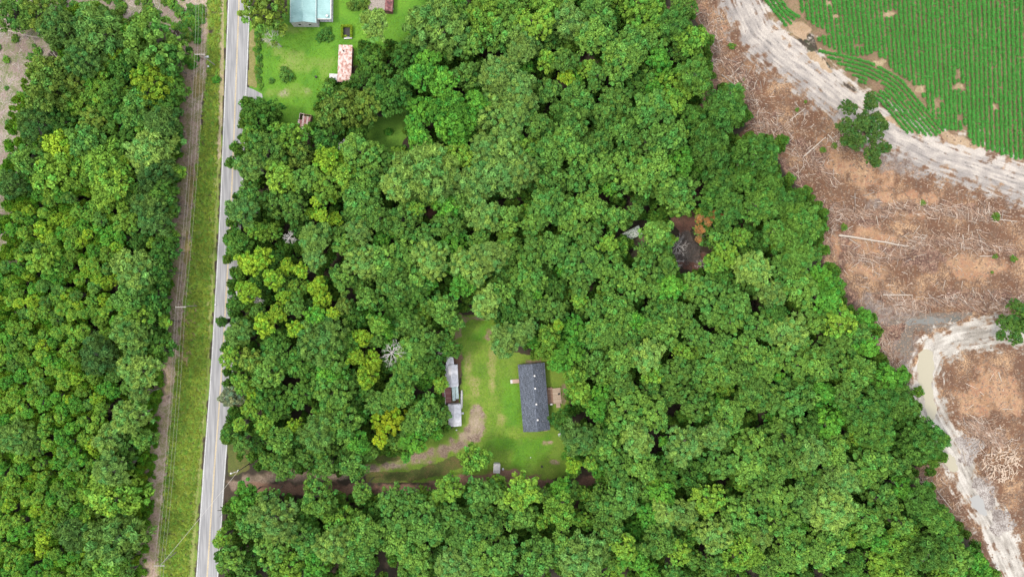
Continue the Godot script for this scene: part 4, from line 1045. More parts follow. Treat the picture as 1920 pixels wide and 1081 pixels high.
	box(t, "door", Vector3(0.8, 1.7, 0.05), Vector3(0, 0.87, -1.37), M.zinc)
	var bk := CylinderMesh.new()
	bk.top_radius = 0.34
	bk.bottom_radius = 0.26
	bk.height = 0.6
	for q in [[943, 878, M.zinc, "grey bucket beside the small white shed"], [1016, 873.5, M.dark, "black bucket standing on the lower lawn"], [593, 145, M.dark, "black bucket standing on the upper lawn"]]:
		var bt := thing("bucket", px(q[0], q[1]), 0, q[3], "bucket")
		part(bt, "body", bk, q[2]).position.y = 0.3
		var tor := TorusMesh.new()
		tor.inner_radius = 0.31
		tor.outer_radius = 0.37
		tor.rings = 16
		tor.ring_segments = 6
		part(bt, "rim", tor, q[2]).position.y = 0.6
	# teal-roofed house, reaching past the top of the view
	c = px(566.5, -8, 4.2)
	t = thing("farmhouse", Vector3(c.x, 0, c.z), -0.5, "white house under a teal metal roof beside the mown lawn", "house")
	gable(t, 8.2, 16.0, 3.4, 4.3, 0.3, M.white, M.teal, M.teal, 0.12, 0.6)
	for x in [-1.6, 1.7]:
		var w1 := box(t, "window", Vector3(0.9, 1.2, 0.08), Vector3(x, 1.9, 8.0), M.white)
		box(w1, "pane", Vector3(0.75, 1.0, 0.04), Vector3(0, 0, 0.04), M.glass)
	var side := part(t, "porch_roof", ribbed(13.6, 4.2, 0.6, 0.035), M.teal)
	side.basis = Basis(Vector3(0, 0, 1), deg_to_rad(-4)) * Basis(Vector3.UP, PI / 2)
	side.position = Vector3(6.3, 2.75, -0.4)
	box(t, "porch_fascia", Vector3(0.3, 0.3, 13.8), Vector3(8.6, 2.62, -0.4), M.white)
	box(t, "porch_beam", Vector3(4.3, 0.28, 0.25), Vector3(6.4, 2.66, 6.6), M.white)
	for z in [-6.0, -2.5, 1.0, 4.0, 6.4]:
		box(t, "porch_post", Vector3(0.16, 2.5, 0.16), Vector3(8.3, 1.25, z), M.white)
	box(t, "porch_floor", Vector3(4.2, 0.2, 13.4), Vector3(6.4, 0.1, -0.4), M.zinc)
	var br := box(t, "awning_arm", Vector3(1.6, 0.18, 0.3), Vector3(9.6, 2.7, 0.2), M.white)
	var dish := SphereMesh.new()
	dish.radius = 0.42
	dish.height = 0.3
	dish.is_hemisphere = false
	part(t, "satellite_dish", dish, M.white).position = Vector3(7.5, 3.1, 5.7)
	# maroon shed at the top
	c = px(713, -2, 2.4)
	t = thing("rusty_shed", Vector3(c.x, 0, c.z), -3, "maroon rusted metal shed with junk under its eave on the lawn", "shed")
	gable(t, 7.6, 7.0, 1.9, 2.6, 1.6, M.maroon, M.grey_log, M.maroon, 0.1, 0.4)
	for i in 10:
		var jt := thing("scrap_board", px(692 + i * 4.8, 12 + rng.randf_range(-3, 6) + (4 if i > 6 else 0)), rng.randf_range(-40, 60), "pale weathered board dumped beside the maroon shed", "board", "boards by the maroon shed")
		box(jt, "plank", Vector3(rng.randf_range(0.5, 1.4), 0.08, rng.randf_range(0.25, 0.6)), Vector3(0, 0.35 + rng.randf() * 0.3, 0), M.white, Vector3(rng.randf_range(-12, 12), 0, rng.randf_range(-12, 12)))
		box(jt, "support_block", Vector3(0.2, 0.4, 0.2), Vector3(0, 0.2, 0), M.grey_log)
	# long rusty pink roof
	c = px(646, 118, 2.6)
	t = thing("long_shed", Vector3(c.x, 0, c.z), -2.5, "long low shed with a pink rust-streaked metal roof by dark trees", "shed")
	box(t, "wall", Vector3(0.12, 2.2, 11.4), Vector3(-1.95, 1.1, 0), M.white)
	box(t, "wall", Vector3(0.12, 2.3, 11.4), Vector3(1.95, 1.15, 0), M.maroon)
	box(t, "wall", Vector3(3.78, 2.2, 0.12), Vector3(0, 1.1, 5.6), M.white)
	box(t, "wall", Vector3(3.78, 2.2, 0.12), Vector3(0, 1.1, -5.6), M.white)
	for i in 5:
		var ro := part(t, "roof_sheet", ribbed(2.35, 4.4, 0.3, 0.03), M.rust_pink)
		ro.basis = Basis(Vector3(0, 0, 1), deg_to_rad(2 + i * 0.2)) * Basis(Vector3.UP, PI / 2)
		ro.position = Vector3(0, 2.42 + 0.004 * i, -4.7 + i * 2.36)
	for z in [-3.2, -0.6, 1.4]:
		box(t, "shutter", Vector3(0.3, 0.7, 0.8), Vector3(-2.2, 1.7, z), M.white)
	box(t, "flue", Vector3(0.25, 0.7, 0.3), Vector3(-0.5, 2.75, -3.8), M.dark)
	c = px(624.5, 145, 2.0)
	t = thing("white_lean_to", Vector3(c.x, 0, c.z), -3, "small white flat-roofed lean-to against the long pink-roofed shed", "shed")
	box(t, "wall", Vector3(2.3, 1.8, 2.1), Vector3(0, 0.9, 0), M.white)
	var wr := part(t, "roof", ribbed(2.6, 2.4, 0.3, 0.03), M.white)
	wr.position.y = 1.95
	box(t, "hatch", Vector3(0.5, 0.06, 0.5), Vector3(0.4, 2.03, 0.2), M.zinc)
	# striped ruined shed
	c = px(571, 226, 2.0)
	t = thing("ruined_shed", Vector3(c.x, 0, c.z), -8, "ruined little barn with rust-striped roof sheets and a hole", "shed")
	for x in [-1.9, 1.7]:
		box(t, "wall", Vector3(0.1, 1.7, 4.4), Vector3(x, 0.85, 0), M.brown_wood)
	for z in [-2.15, 2.15]:
		box(t, "wall", Vector3(3.5, 1.7, 0.1), Vector3(-0.1, 0.85, z), M.brown_wood)
	for i in 6:
		var z0 := 0.45 if i < 2 else 0.0
		var ro2 := part(t, "roof_sheet", ribbed(0.62, 1.9 if i < 2 else 2.9, 0.2, 0.02), M.stripe_light if i % 2 == 0 else M.maroon)
		ro2.position = Vector3(-1.9 + i * 0.66, 1.85 + 0.02 * (i % 2), z0 if i >= 2 else -0.1 + 0.9)
		ro2.rotation_degrees = Vector3(4, rng.randf_range(-3, 3), rng.randf_range(-2, 2))
	for i in 7:
		var ro3 := part(t, "roof_sheet", ribbed(0.6, 2.2, 0.2, 0.02), M.maroon if i % 2 == 0 else M.stripe_light)
		ro3.position = Vector3(-1.3 + i * 0.62, 1.75, 2.3 + 0.25 * i * 0.6)
		ro3.rotation_degrees = Vector3(8, rng.randf_range(-4, 4) - 6, rng.randf_range(-3, 3))
	for x in [-1.9, -0.6]:
		box(t, "rafter", Vector3(0.14, 0.14, 2.0), Vector3(x, 1.8, -1.3), M.stripe_light)
	box(t, "rafter", Vector3(1.5, 0.14, 0.14), Vector3(-1.25, 1.8, -2.2), M.stripe_light)
	# mossy roof in the woods
	c = px(1186, 438, 2.6)
	t = thing("mossy_shed", Vector3(c.x, 0, c.z), 27, "white mossy metal-roofed shed half hidden in the woods", "shed")
	box(t, "wall", Vector3(5.2, 2.4, 2.4), Vector3(0, 1.2, 0), M.brown_wood)
	var mr := part(t, "roof", ribbed(6.0, 3.0, 0.35, 0.03), M.mossy)
	mr.position.y = 2.55
	mr.rotation_degrees = Vector3(4, 0, 0)

func make_hedge(t: Node3D, w: float, d: float, h: float, at: Vector3) -> void:
	var s := Soup.new()
	for i in int(w * d * 260 + (w + d) * h * 200):
		var p := Vector3(rng.randf_range(-w, w) / 2, h * sqrt(rng.randf()), rng.randf_range(-d, d) / 2)
		var u := rdir() * 0.13
		var v := u.cross(rdir()).normalized() * 0.09
		var b := rng.randf_range(0.65, 1.0)
		s.quad(p - u, p + v, p + u, p - v, Color(b, b, b * 0.9))
	part(t, "foliage", s.mesh(), M.hedge).position = at

func build_trees() -> void:
	var spec := {"b0": [24, 0.25, 46, 0.125, 0.80, 0.22], "b1": [40, 0.18, 46, 0.092, 0.76, 0.28], "b2": [70, 0.14, 46, 0.070, 0.70, 0.28], "p0": [28, 0.24, 52, 0.125, 0.85, 0.16], "p1": [54, 0.16, 52, 0.090, 0.80, 0.22], "p2": [92, 0.122, 50, 0.066, 0.76, 0.22]}
	var sd := 100
	for k in spec:
		crowns[k] = []
		for i in 6:
			sd += 7
			var q: Array = spec[k]
			crowns[k].append(crown_mesh(q[0] + (i % 2) * 4, q[1] * (1.0 + 0.06 * (i - 2.5)), q[2], q[3], q[4] * (1.0 + 0.1 * (i % 3 - 1)), q[5], sd, k[0] == "p"))
	for i in 3:
		trunks.append(trunk_mesh(900 + i))
	rng.seed = 4242
	for p in PLAN:
		var r: float = p[2]
		var left: bool = p[0] < 345
		var grow := 0.9 if p[0] > 395 and p[0] < 482 else 1.0 if p[3] == "y" or p[3] == "Y" else 1.22
		if p[1] > 838 and p[1] < 965 and p[0] > 440 and p[0] < 1150:
			grow = 0.98
		for q in [[847, 705], [850, 775], [1184, 439], [646, 110], [624, 145], [571, 226], [1040, 752], [1010, 690], [930, 640], [590, 30], [930, 878]]:
			if Vector2(p[0] - q[0], p[1] - q[1]).length() < r + 28.0:
				grow = 1.0
		var h := (12.5 if not left else 10.5) + r * 0.085 + rng.randf_range(-2.4, 2.4)
		if TONES[p[3]][2]:
			h += 2.0
		elif p[3] == "d":
			h -= 1.5
		make_tree(p[0], p[1], r * grow, p[3], "pine_tree" if TONES[p[3]][2] else {"y": "yellowing_tree", "Y": "yellowing_tree", "l": "lime_crowned_tree", "d": "dark_crowned_tree", "o": "dark_crowned_tree"}.get(p[3], "broadleaf_tree"), h)
	# single trees on cleared ground
	oak(1617, 243)
	oak_edge(1908, 607)
	# the young stand: even, close-set crowns
	var stand := pv(STAND)
	var n := 0
	var tries := 0
	while n < 290 and tries < 24000:
		tries += 1
		var q := Vector2(rng.randf_range(-15, 335), rng.randf_range(20, 1092))
		var r := rng.randf_range(8.5, 13)
		if not inside(q, stand) or bad_spot(q):
			continue
		if q.x > 238 and q.y > 640 or clash(q, r, 0.72):
			continue
		var tone: String = ["l", "l", "l", "b", "b", "m", "l", "b", "y", "l"][rng.randi() % 10]
		if q.x > 235:
			tone = ["m", "d", "l"][rng.randi() % 3]
		make_tree(q.x, q.y, r * 1.2, tone, "young_tree", rng.randf_range(8.5, 10.0))
		n += 1
	# understory in the woods where no tall crown stands
	var woods := pv(WOODS)
	n = 0
	tries = 0
	while n < 240 and tries < 40000:
		tries += 1
		var q := Vector2(rng.randf_range(405, 1870), rng.randf_range(-12, 1092))
		var r := rng.randf_range(11, 20) if tries < 20000 else rng.randf_range(9, 13)
		if not inside(q, woods) or bad_spot(q) or q.x < 455 + maxf(0.0, 200.0 - q.y) * 0.2 or clash(q, r, 0.58):
			continue
		var tone: String = ["m", "m", "b", "d", "m", "l"][rng.randi() % 6]
		if q.x < 640 and q.y > 350 and q.y < 720:
			tone = ["m", "y", "l", "d"][rng.randi() % 4]
		make_tree(q.x, q.y, r * 1.15, tone, "understory_tree", rng.randf_range(8.0, 11.0))
		n += 1
	# saplings and bushes beneath the crowns
	var places := []
	var tries2 := 0
	while places.size() < 4500 and tries2 < 40000:
		tries2 += 1
		var q := Vector2(rng.randf_range(395, 1880), rng.randf_range(-20, 1100))
		if not inside(q, woods) or bad_spot(q) or q.x < 452 - q.y * 0.025:
			continue
		var s := rng.randf_range(1.1, 2.3)
		var b := rng.randf_range(0.6, 1.0)
		places.append([Transform3D(Basis(Vector3.UP, rng.randf() * TAU).scaled(Vector3(s, s * 1.4, s)), px(q.x, q.y) + Vector3(0, rng.randf_range(0.3, 5.0), 0)), Color(b * rng.randf_range(0.85, 1.1), b, b * 0.9)])
	var under := crown_mesh(20, 0.34, 30, 0.17, 0.7, 0.3, 555)
	scatter("undergrowth", under, leaf_mat(lf(0.13, 0.25, 0.036)), places, "saplings and bushes massed beneath the crowns of the woods", "undergrowth")
	places = []
	while places.size() < 3400:
		var q := Vector2(rng.randf_range(-20, 335), rng.randf_range(10, 1100))
		if not inside(q, stand) or bad_spot(q):
			continue
		var s := rng.randf_range(0.8, 1.6)
		var b := rng.randf_range(0.6, 1.0)
		var low := 3.0 if q.x > 240 else 7.0
		places.append([Transform3D(Basis(Vector3.UP, rng.randf() * TAU).scaled(Vector3(s, s * 1.5, s)), px(q.x, q.y) + Vector3(0, rng.randf_range(low * 0.4, low), 0)), Color(b * rng.randf_range(0.7, 1.15), b, b * 0.8)])
	var rim := pv([[325, 90], [342, 160], [338, 330], [326, 480], [316, 640], [304, 720], [290, 900], [270, 1095], [235, 1095], [260, 900], [275, 720], [300, 480], [320, 200]])
	while places.size() < 3900:
		var q := Vector2(rng.randf_range(235, 345), rng.randf_range(90, 1095))
		if not inside(q, rim):
			continue
		var s := rng.randf_range(0.5, 1.3)
		var b := rng.randf_range(0.45, 0.8)
		places.append([Transform3D(Basis(Vector3.UP, rng.randf() * TAU).scaled(Vector3(s, s, s)), px(q.x, q.y) + Vector3(0, s * 0.4, 0)), Color(b * 0.85, b, b * 0.9)])
	scatter("thicket", under, leaf_mat(lf(0.20, 0.35, 0.032)), places, "close-grown saplings filling the young stand across the road", "thicket")

func bad_spot(q: Vector2) -> bool:
	for g in [[1300, 358, 22, 40], [1285, 420, 32, 28], [1292, 470, 42, 42], [1202, 464, 24, 28], [1184, 439, 22, 16], [1397, 424, 28, 18], [810, 402, 18, 15], [613, 480, 15, 17], [1258, 35, 20, 24], [726, 248, 46, 40], [1325, 190, 20, 24], [6, 388, 36, 26], [8, 454, 36, 22], [4, 584, 24, 20], [8, 240, 34, 70], [571, 226, 30, 26], [645, 118, 36, 54], [60, 90, 60, 40], [715, 1045, 12, 24]]:
		if Vector2((q.x - g[0]) / g[2], (q.y - g[1]) / g[3]).length_squared() < 1.0:
			return true
	return false

func clash(q: Vector2, r: float, k: float) -> bool:
	for t in taken:
		var d := (r + t.z) * k
		if absf(t.x - q.x) < d and Vector2(t.x - q.x, t.y - q.y).length_squared() < d * d:
			return true
	return false

func lobed(called: String, label: String, base: Vector2, lobes: Array, tone: Material, h: float) -> void:
	var b := px(base.x, base.y)
	var t := thing(called, b, 0, label, "tree")
	var tr := part(t, "trunk", trunks[0], M.bark)
	tr.scale = Vector3(0.32, h * 0.85, 0.32)
	var st := SurfaceTool.new()
	for i in lobes.size():
		var l: Array = lobes[i]
		var hh: float = h + l[3]
		var p := px(l[0], l[1], hh) - b
		var r: float = l[2] / PPM * 0.93
		var cs: Array = crowns["b1" if l[2] > 14 else "b0"]
		st.append_from(cs[i % cs.size()], 0, Transform3D(Basis(Vector3.UP, i * 1.3).scaled(Vector3(r, r * 0.8, r)), p - Vector3(0, r * 0.4, 0)))
		var lm := Soup.new()
		lm.tube(Vector3(0, h * 0.6, 0), p - Vector3(0, r * 0.3, 0), 0.14, 0.04, 5)
		part(t, "limb", lm.mesh(), M.bark)
	part(t, "crown", st.commit(), tone)

func oak(x: float, y: float) -> void:
	lobed("oak_tree", "solitary dark ragged oak leaning over the sandy track by the field", Vector2(x - 14, y + 4), [[1595, 200, 16, 0], [1635, 193, 14, -1], [1592, 235, 18, 0.5], [1622, 228, 20, 1.5], [1648, 222, 14, 0], [1610, 262, 18, 1], [1645, 250, 18, 0.5], [1660, 235, 10, -1], [1640, 285, 18, 0], [1662, 275, 12, -1], [1645, 305, 10, -2], [1587, 262, 11, -1], [1634, 178, 9, -2]], leaf_mat(lf(0.07, 0.135, 0.028)), 11.0)

func oak_edge(_x: float, _y: float) -> void:
	lobed("oak_tree", "dark leafy tree standing alone on the white sand loop", Vector2(1885, 604), [[1912, 575, 16, 0], [1895, 605, 18, 1], [1925, 605, 24, 1], [1880, 628, 10, -1], [1908, 632, 15, 0], [1935, 585, 16, 0]], leaf_mat(lf(0.075, 0.155, 0.028)), 10.0)

func build_field() -> void:
	rng.seed = 77
	var poly := pv(FIELD)
	var row := func(run: PackedVector2Array) -> void:
		var hit := false
		for p in run:
			for g in BARE:
				if Vector2((p.x - g[0]) / g[2], (p.y - g[1]) / g[3]).length() < 1.0:
					hit = true
		var e := run[run.size() - 1]
		var w := "broken by a bare sandy patch" if hit else "ending at the curving rows" if e.x < 1770 else "running down to the white sandy verge"
		crop_row(run, "straight leafy green crop row " + w, "straight crop rows " + w, 1.36)
	for i in 62:
		var x0 := 1449.0 + i * 8.75
		var slope := lerpf(0.13, 0.03, clampf((x0 - 1480) / 350.0, 0, 1))
		var run := PackedVector2Array()
		var y := -24.0
		while y < 340.0:
			var p := Vector2(x0 + slope * y + sin(y * 0.02 + i) * 0.5, y)
			if inside(p, poly):
				run.append(p)
			elif run.size() > 3:
				row.call(run)
				run = PackedVector2Array()
			else:
				run = PackedVector2Array()
			y += 3.0
		if run.size() > 3:
			row.call(run)
	for k in 4:
		var a := Vector2(1427 + k * 9, -14)
		crop_row(PackedVector2Array([a, a + Vector2(22, 32), a + Vector2(48 - k * 1.5, 64 - k * 6)]), "short slanting crop row at the field's corner by the sand", "slanting corner crop rows", 1.25)
	var base := smooth([[1536, 96], [1573, 104], [1606, 111], [1633, 120], [1660, 133], [1687, 150], [1707, 173], [1727, 197], [1747, 220], [1770, 247]], 3.0)
	for k in 8:
		var run2 := PackedVector2Array()
		for i in base.size():
			var d := (base[mini(i + 1, base.size() - 1)] - base[maxi(i - 1, 0)]).normalized()
			var nn := Vector2(-d.y, d.x)
			var f := float(i) / base.size()
			var p := base[i] + nn * k * 7.6
			if f < k * 0.055 or f > 0.99 - maxf(0, k - 2) * 0.025:
				continue
			run2.append(p)
		crop_row(run2, "curving crop row following the bend of the sandy track", "curving crop rows", 1.2)

func build_cleared() -> void:
	rng.seed = 991
	var poly := pv(CLEARED)
	var sand_a := smooth([[1392, 0], [1420, 60], [1465, 100], [1530, 148], [1600, 205], [1680, 252], [1760, 290], [1850, 318], [1930, 345]], 12.0)
	var sand_b := smooth([[1925, 622], [1860, 622], [1795, 632], [1750, 655], [1732, 700], [1738, 750], [1762, 800], [1790, 850], [1815, 900], [1850, 960], [1885, 1030], [1912, 1090]], 12.0)
	var clear_of := func(q: Vector2, m: float) -> bool:
		for p in sand_a:
			if p.distance_squared_to(q) < m * m * 2.0:
				return false
		for p in sand_b:
			if p.distance_squared_to(q) < m * m:
				return false
		return true
	var heaps := [[1395, 145, 26, 34], [1470, 235, 30, 26], [1530, 290, 40, 26], [1570, 265, 20, 18], [1590, 400, 50, 26], [1720, 455, 40, 24], [1820, 450, 36, 30], [1840, 560, 60, 26], [1790, 395, 60, 14], [1850, 395, 34, 22], [1700, 575, 40, 20], [1840, 800, 34, 24], [1345, 60, 16, 40], [1640, 480, 60, 40], [1790, 960, 22, 34], [1560, 430, 26, 50], [1335, 110, 14, 60], [1425, 235, 20, 36], [1490, 335, 22, 30], [1600, 560, 24, 36], [1655, 655, 14, 50], [1750, 935, 18, 36], [1870, 830, 40, 24], [1845, 890, 24, 40]]
	var s := Soup.new()
	var n := 0
	var winds := []
	for w in WINDROWS:
		winds.append(smooth(w, 10.0))
	while n < 8000:
		var q: Vector2
		var heap := rng.randf() < 0.82
		var aim := -1.0
		if heap:
			if rng.randf() < 0.62:
				var wp: PackedVector2Array = winds[rng.randi() % winds.size()]
				var k := rng.randi() % (wp.size() - 1)
				var dd := wp[k + 1] - wp[k]
				q = wp[k].lerp(wp[k + 1], rng.randf()) + Vector2(-dd.y, dd.x).normalized() * rng.randfn() * 6.5
				aim = dd.angle() + rng.randfn() * 0.6
			else:
				var g: Array = heaps[rng.randi() % heaps.size()]
				q = Vector2(g[0] + rng.randfn() * g[2] * 0.5, g[1] + rng.randfn() * g[3] * 0.5)
		else:
			q = Vector2(rng.randf_range(1290, 1930), rng.randf_range(-20, 1095))
		if not inside(q, poly) or not clear_of.call(q, 26.0 if rng.randf() < 0.93 else 12.0):
			continue
		n += 1
		var v := rng.randf()
		var col := Color(0.42, 0.36, 0.31) if v < (0.18 if heap else 0.1) else Color(0.22, 0.14, 0.10) if v < 0.56 else Color(0.10, 0.065, 0.05) if v < 0.8 else Color(0.30, 0.20, 0.14)
		col = col * rng.randf_range(0.75, 1.2)
		stick(s, q.x, q.y, rng.randf() * PI if aim < 0.0 else aim, rng.randf_range(0.6, 3.6), rng.randf_range(0.025, 0.075), rng.randf_range(0.02, 0.45 if heap else 0.12), rng.randf_range(0.0, 0.4 if heap else 0.1), col)
	# cut-over corner beyond the young stand
	for i in 1400:
		var q := Vector2(rng.randf_range(-15, 380), rng.randf_range(-15, 70)) if i < 700 else Vector2(rng.randf_range(-15, 130), rng.randf_range(40, 340)) if i < 1250 else Vector2(rng.randf_range(-15, 40), rng.randf_range(340, 640))
		var v2 := rng.randf_range(0.2, 0.5)
		stick(s, q.x, q.y, rng.randf() * PI, rng.randf_range(0.8, 3.2), rng.randf_range(0.03, 0.06), 0.05, rng.randf_range(0, 0.2), Color(v2, v2 * 0.88, v2 * 0.8))
	# charred brush in the opening of the woods
	for i in 320:
		var q := Vector2(1288 + rng.randfn() * 15, 470 + rng.randfn() * 15)
		var v3 := rng.randf_range(0.03, 0.12)
		stick(s, q.x, q.y, rng.randf() * PI, rng.randf_range(0.6, 2.4), rng.randf_range(0.03, 0.07), rng.randf_range(0.03, 0.8), rng.randf_range(0, 0.5), Color(v3, v3 * 0.9, v3 * 0.85))
	var so := part(self, "wood_debris", s.mesh(), M.sticks)
	so.set_meta("kind", "stuff")
	tag(so, "broken twigs and slash strewn over the cut ground", "debris")
	# bark and soil clods give the cut ground its grain
	var clod := Soup.new()
	for k in 5:
		var d := Vector3(cos(k * 1.257), 0.1, sin(k * 1.257))
		var e := Vector3(cos((k + 1) * 1.257), -0.1, sin((k + 1) * 1.257))
		clod.tri(Vector3(0.1, 0.7, 0.05), d, e)
	var places := []
	while places.size() < 9000:
		var q := Vector2(rng.randf_range(1290, 1930), rng.randf_range(-20, 1095))
		if not inside(q, poly) or not clear_of.call(q, 25.0):
			continue
		var sc := rng.randf_range(0.08, 0.32)
		var tone := rng.randf_range(0.5, 1.25)
		places.append([Transform3D(Basis(Vector3.UP, rng.randf() * TAU).scaled(Vector3(sc * rng.randf_range(0.7, 1.8), sc * 0.6, sc)), px(q.x, q.y)), Color(0.155 * tone, 0.105 * tone, 0.072 * tone)])
	scatter("soil_clods", clod.mesh(), vmat(), places, "clods and bark chips over the brown cleared ground", "soil")
	var logs := [[1572, 441, 1706, 462, 0.34, 6, "longest white stripped trunk lying on the brown cleared ground"], [1655, 552, 1711, 553, 0.24, 1, "white log above the grey puddle, longer of two parallel"], [1678, 571, 1714, 570, 0.2, 1, "white log above the grey puddle, shorter of two parallel"], [1507, 293, 1548, 257, 0.26, 1, "thick pale log slanting by the solitary oak"], [1552, 252, 1566, 268, 0.2, 0, "short pale log across the thick slanting log by the oak"], [1481, 225, 1510, 203, 0.16, 2, "thin pale log at the edge of the field track"], [1757, 919, 1787, 957, 0.17, 0, "straight pale log on the brown slope beside the woods"], [1592, 447, 1612, 461, 0.13, 1, "forked pale branch log under the longest white trunk"], [1717, 443, 1733, 447, 0.16, 2, "short white log in the brush past the longest trunk"], [1805, 440, 1808, 470, 0.18, 1, "upright-lying pale log in the brush heap above the loop"], [1837, 480, 1868, 480, 0.16, 1, "level pale log among sprouting olive weeds"], [1857, 410, 1907, 415, 0.18, 4, "branching pale log by the far end of the field track"], [1753, 395, 1785, 388, 0.15, 1, "pale log in the twig field below the track"], [1603, 362, 1604, 393, 0.14, 2, "grey log standing out below the dark bark heap"], [1552, 397, 1567, 380, 0.16, 2, "short forked log beside the wood's edge"], [1743, 553, 1767, 573, 0.15, 1, "slanting grey log at the heap above the puddle"], [1787, 550, 1830, 582, 0.17, 3, "long grey log in the heap above the sand loop"], [1353, 140, 1382, 163, 0.2, 2, "bent grey log on the bank beside the woods"], [1298, 33, 1315, 23, 0.2, 0, "short brown log at the top of the bank"], [1367, 147, 1393, 120, 0.14, 1, "thin pale log crossing the bank heap"], [1353, 108, 1382, 117, 0.13, 1, "thin level log on the bank above the heap"], [1872, 697, 1878, 715, 0.15, 1, "short white log inside the sand loop"], [0, 55, 40, 63, 0.2, 1, "pale fallen trunk on the cut-over corner, thicker piece"], [40, 65, 83, 72, 0.14, 1, "thin pale fallen trunk on the cut-over corner"], [100, 100, 130, 130, 0.16, 1, "grey fallen trunk between pines at the cut-over corner"], [1822, 838, 1850, 815, 0.13, 2, "grey branching log beside the cut wood pile"], [1805, 840, 1812, 870, 0.12, 1, "dark bent log on the pale sand by the wood pile"], [1780, 965, 1805, 1005, 0.13, 3, "long thin log on the brown slope by the track"]]
	for l in logs:
		laid_log("fallen_log", l[0], l[1], l[2], l[3], l[4], l[5], M.pale_log if l[6].contains("white") or l[6].contains("pale") else M.grey_log, l[6])
	# larger branches
	n = 0
	while n < 170:
		var g: Array = heaps[rng.randi() % heaps.size()]
		var q := Vector2(g[0] + rng.randfn() * g[2] * 0.7, g[1] + rng.randfn() * g[3] * 0.7)
		if not inside(q, poly) or not clear_of.call(q, 24.0):
			continue
		n += 1
		var a := rng.randf() * PI
		var l := rng.randf_range(8, 22)
		laid_log("fallen_branch", q.x - cos(a) * l / 2, q.y - sin(a) * l / 2, q.x + cos(a) * l / 2, q.y + sin(a) * l / 2, rng.randf_range(0.06, 0.13), 1 + n % 3, M.pale_log if n % 3 else M.grey_log, "bare weathered branch lying in the brush on cleared ground", "branch", "branches on the cleared ground")
		rng.seed = 5000 + n
	# cut wood pile
	rng.seed = 31
	for i in 150:
		var rr := sqrt(rng.randf())
		var th := rng.randf() * TAU
		var o := part(self, "cut_log", log_mesh(rng.randf_range(0.7, 2.2), rng.randf_range(0.09, 0.22), 0, 700 + i), M.cut_log)
		rng.seed = 8000 + i * 13
		rr = sqrt(rng.randf())
		th = rng.randf() * TAU
		var q := px(1878 + cos(th) * rr * 36, 868 + sin(th) * rr * 34)
		o.position = q + Vector3(0, (1.0 - rr) * 0.9 * rng.randf(), 0)
		o.rotation = Vector3(rng.randf_range(-0.15, 0.15), rng.randf() * TAU, rng.randf_range(-0.2, 0.2))
		tag(o, "pale short-cut log in the heap of cut wood on brown ground", "log", "heap of cut wood")
	# dead and burnt brush in the opening
	for q in [[1268, 462, 3.6, "grey dead tree with bleached twigs beside the burnt opening"], [1258, 490, 3.2, "lower grey dead tree fallen at the burnt opening"]]:
		var t := thing("dead_tree", px(q[0], q[1]), rng.randf() * 360, q[3], "dead tree")
		part(t, "branch", bare_tree_mesh(int(q[0]), 2.0, q[2]), M.bare)
		var tk := Soup.new()
		tk.tube(Vector3.ZERO, Vector3(0, 2.2, 0), 0.2, 0.12, 7)
		part(t, "trunk", tk.mesh(), M.grey_log)
	var t2 := thing("dead_tree", px(1312, 498), 40, "small bleached dead tree under the lime green crown", "dead tree")
	part(t2, "branch", bare_tree_mesh(77, 1.5, 2.0), M.bare)
	var tk2 := Soup.new()
	tk2.tube(Vector3.ZERO, Vector3(0, 1.6, 0), 0.15, 0.1, 7)
	part(t2, "trunk", tk2.mesh(), M.grey_log)
	# bare grey trees in the canopy
	for q in [[733, 662, 13.5, 3.7, "large grey bare tree among green crowns behind the sheds"], [510, 70, 7.0, 3.2, "grey bare tree beside the lawn at the teal-roofed house"], [541, 445, 13.0, 2.0, "small whitish bare tree among dark crowns near the road"], [645, 276, 12.0, 2.2, "whitish bare tree between olive crowns by the glade"], [829, 655, 10.0, 1.6, "little pale bare tree at the end of the metal shed"], [428, 742, 9.0, 2.2, "pale bare tree overhanging the paved road"], [485, 563, 9.0, 1.6, "tiny bare grey tree below the yellow crowns at the road"]]:
		var p := px(q[0], q[1], q[2])
		var t := thing("bare_tree", Vector3(p.x, 0, p.z), rng.randf() * 360, q[4], "tree")
		part(t, "branch", bare_tree_mesh(int(q[0]), q[2] - 0.5, q[3]), M.bare)
		var tk := Soup.new()
		tk.tube(Vector3.ZERO, Vector3(0, q[2] - 0.4, 0), 0.28, 0.12, 8)
		part(t, "trunk", tk.mesh(), M.bare)
	# dying orange tree
	lobed("dying_tree", "tree with dying orange-brown leaves at the opening in the woods", Vector2(1322, 432), [[1312, 410, 9, 0], [1313, 430, 10, 0], [1311, 448, 7, -1], [1340, 402, 10, 0], [1328, 415, 8, 0.5], [1352, 404, 7, 0]], M.orange, 14.5)
	lobed("orange_shrub", "orange and yellow shrub at the road edge below the wire", Vector2(428, 953), [[424, 951, 5, 0], [432, 958, 6, 0.5], [436, 948, 5, 0]], leaf_mat(lf(0.34, 0.24, 0.03), 0.2), 2.5)

func pole(at: Vector2, top: float, arm: float, called: String, label: String, m: Material) -> Node3D:
	var t := thing(called, px(at.x, at.y), 0, label, "pole")
	var s := Soup.new()
	s.tube(Vector3.ZERO, Vector3(0, top, 0), 0.17, 0.11, 9)
	part(t, "shaft", s.mesh(), m)
	if arm > 0.0:
		box(t, "crossarm", Vector3(arm, 0.16, 0.24), Vector3(0, top - 0.35, 0.17), M.pole_pale)
		for x in [-0.46, -0.2, 0.16, 0.46]:
			var c := CylinderMesh.new()
			c.top_radius = 0.05
			c.bottom_radius = 0.08
			c.height = 0.24
			part(t, "insulator", c, M.porcelain).position = Vector3(x * arm, top - 0.15, 0.17)
	return t

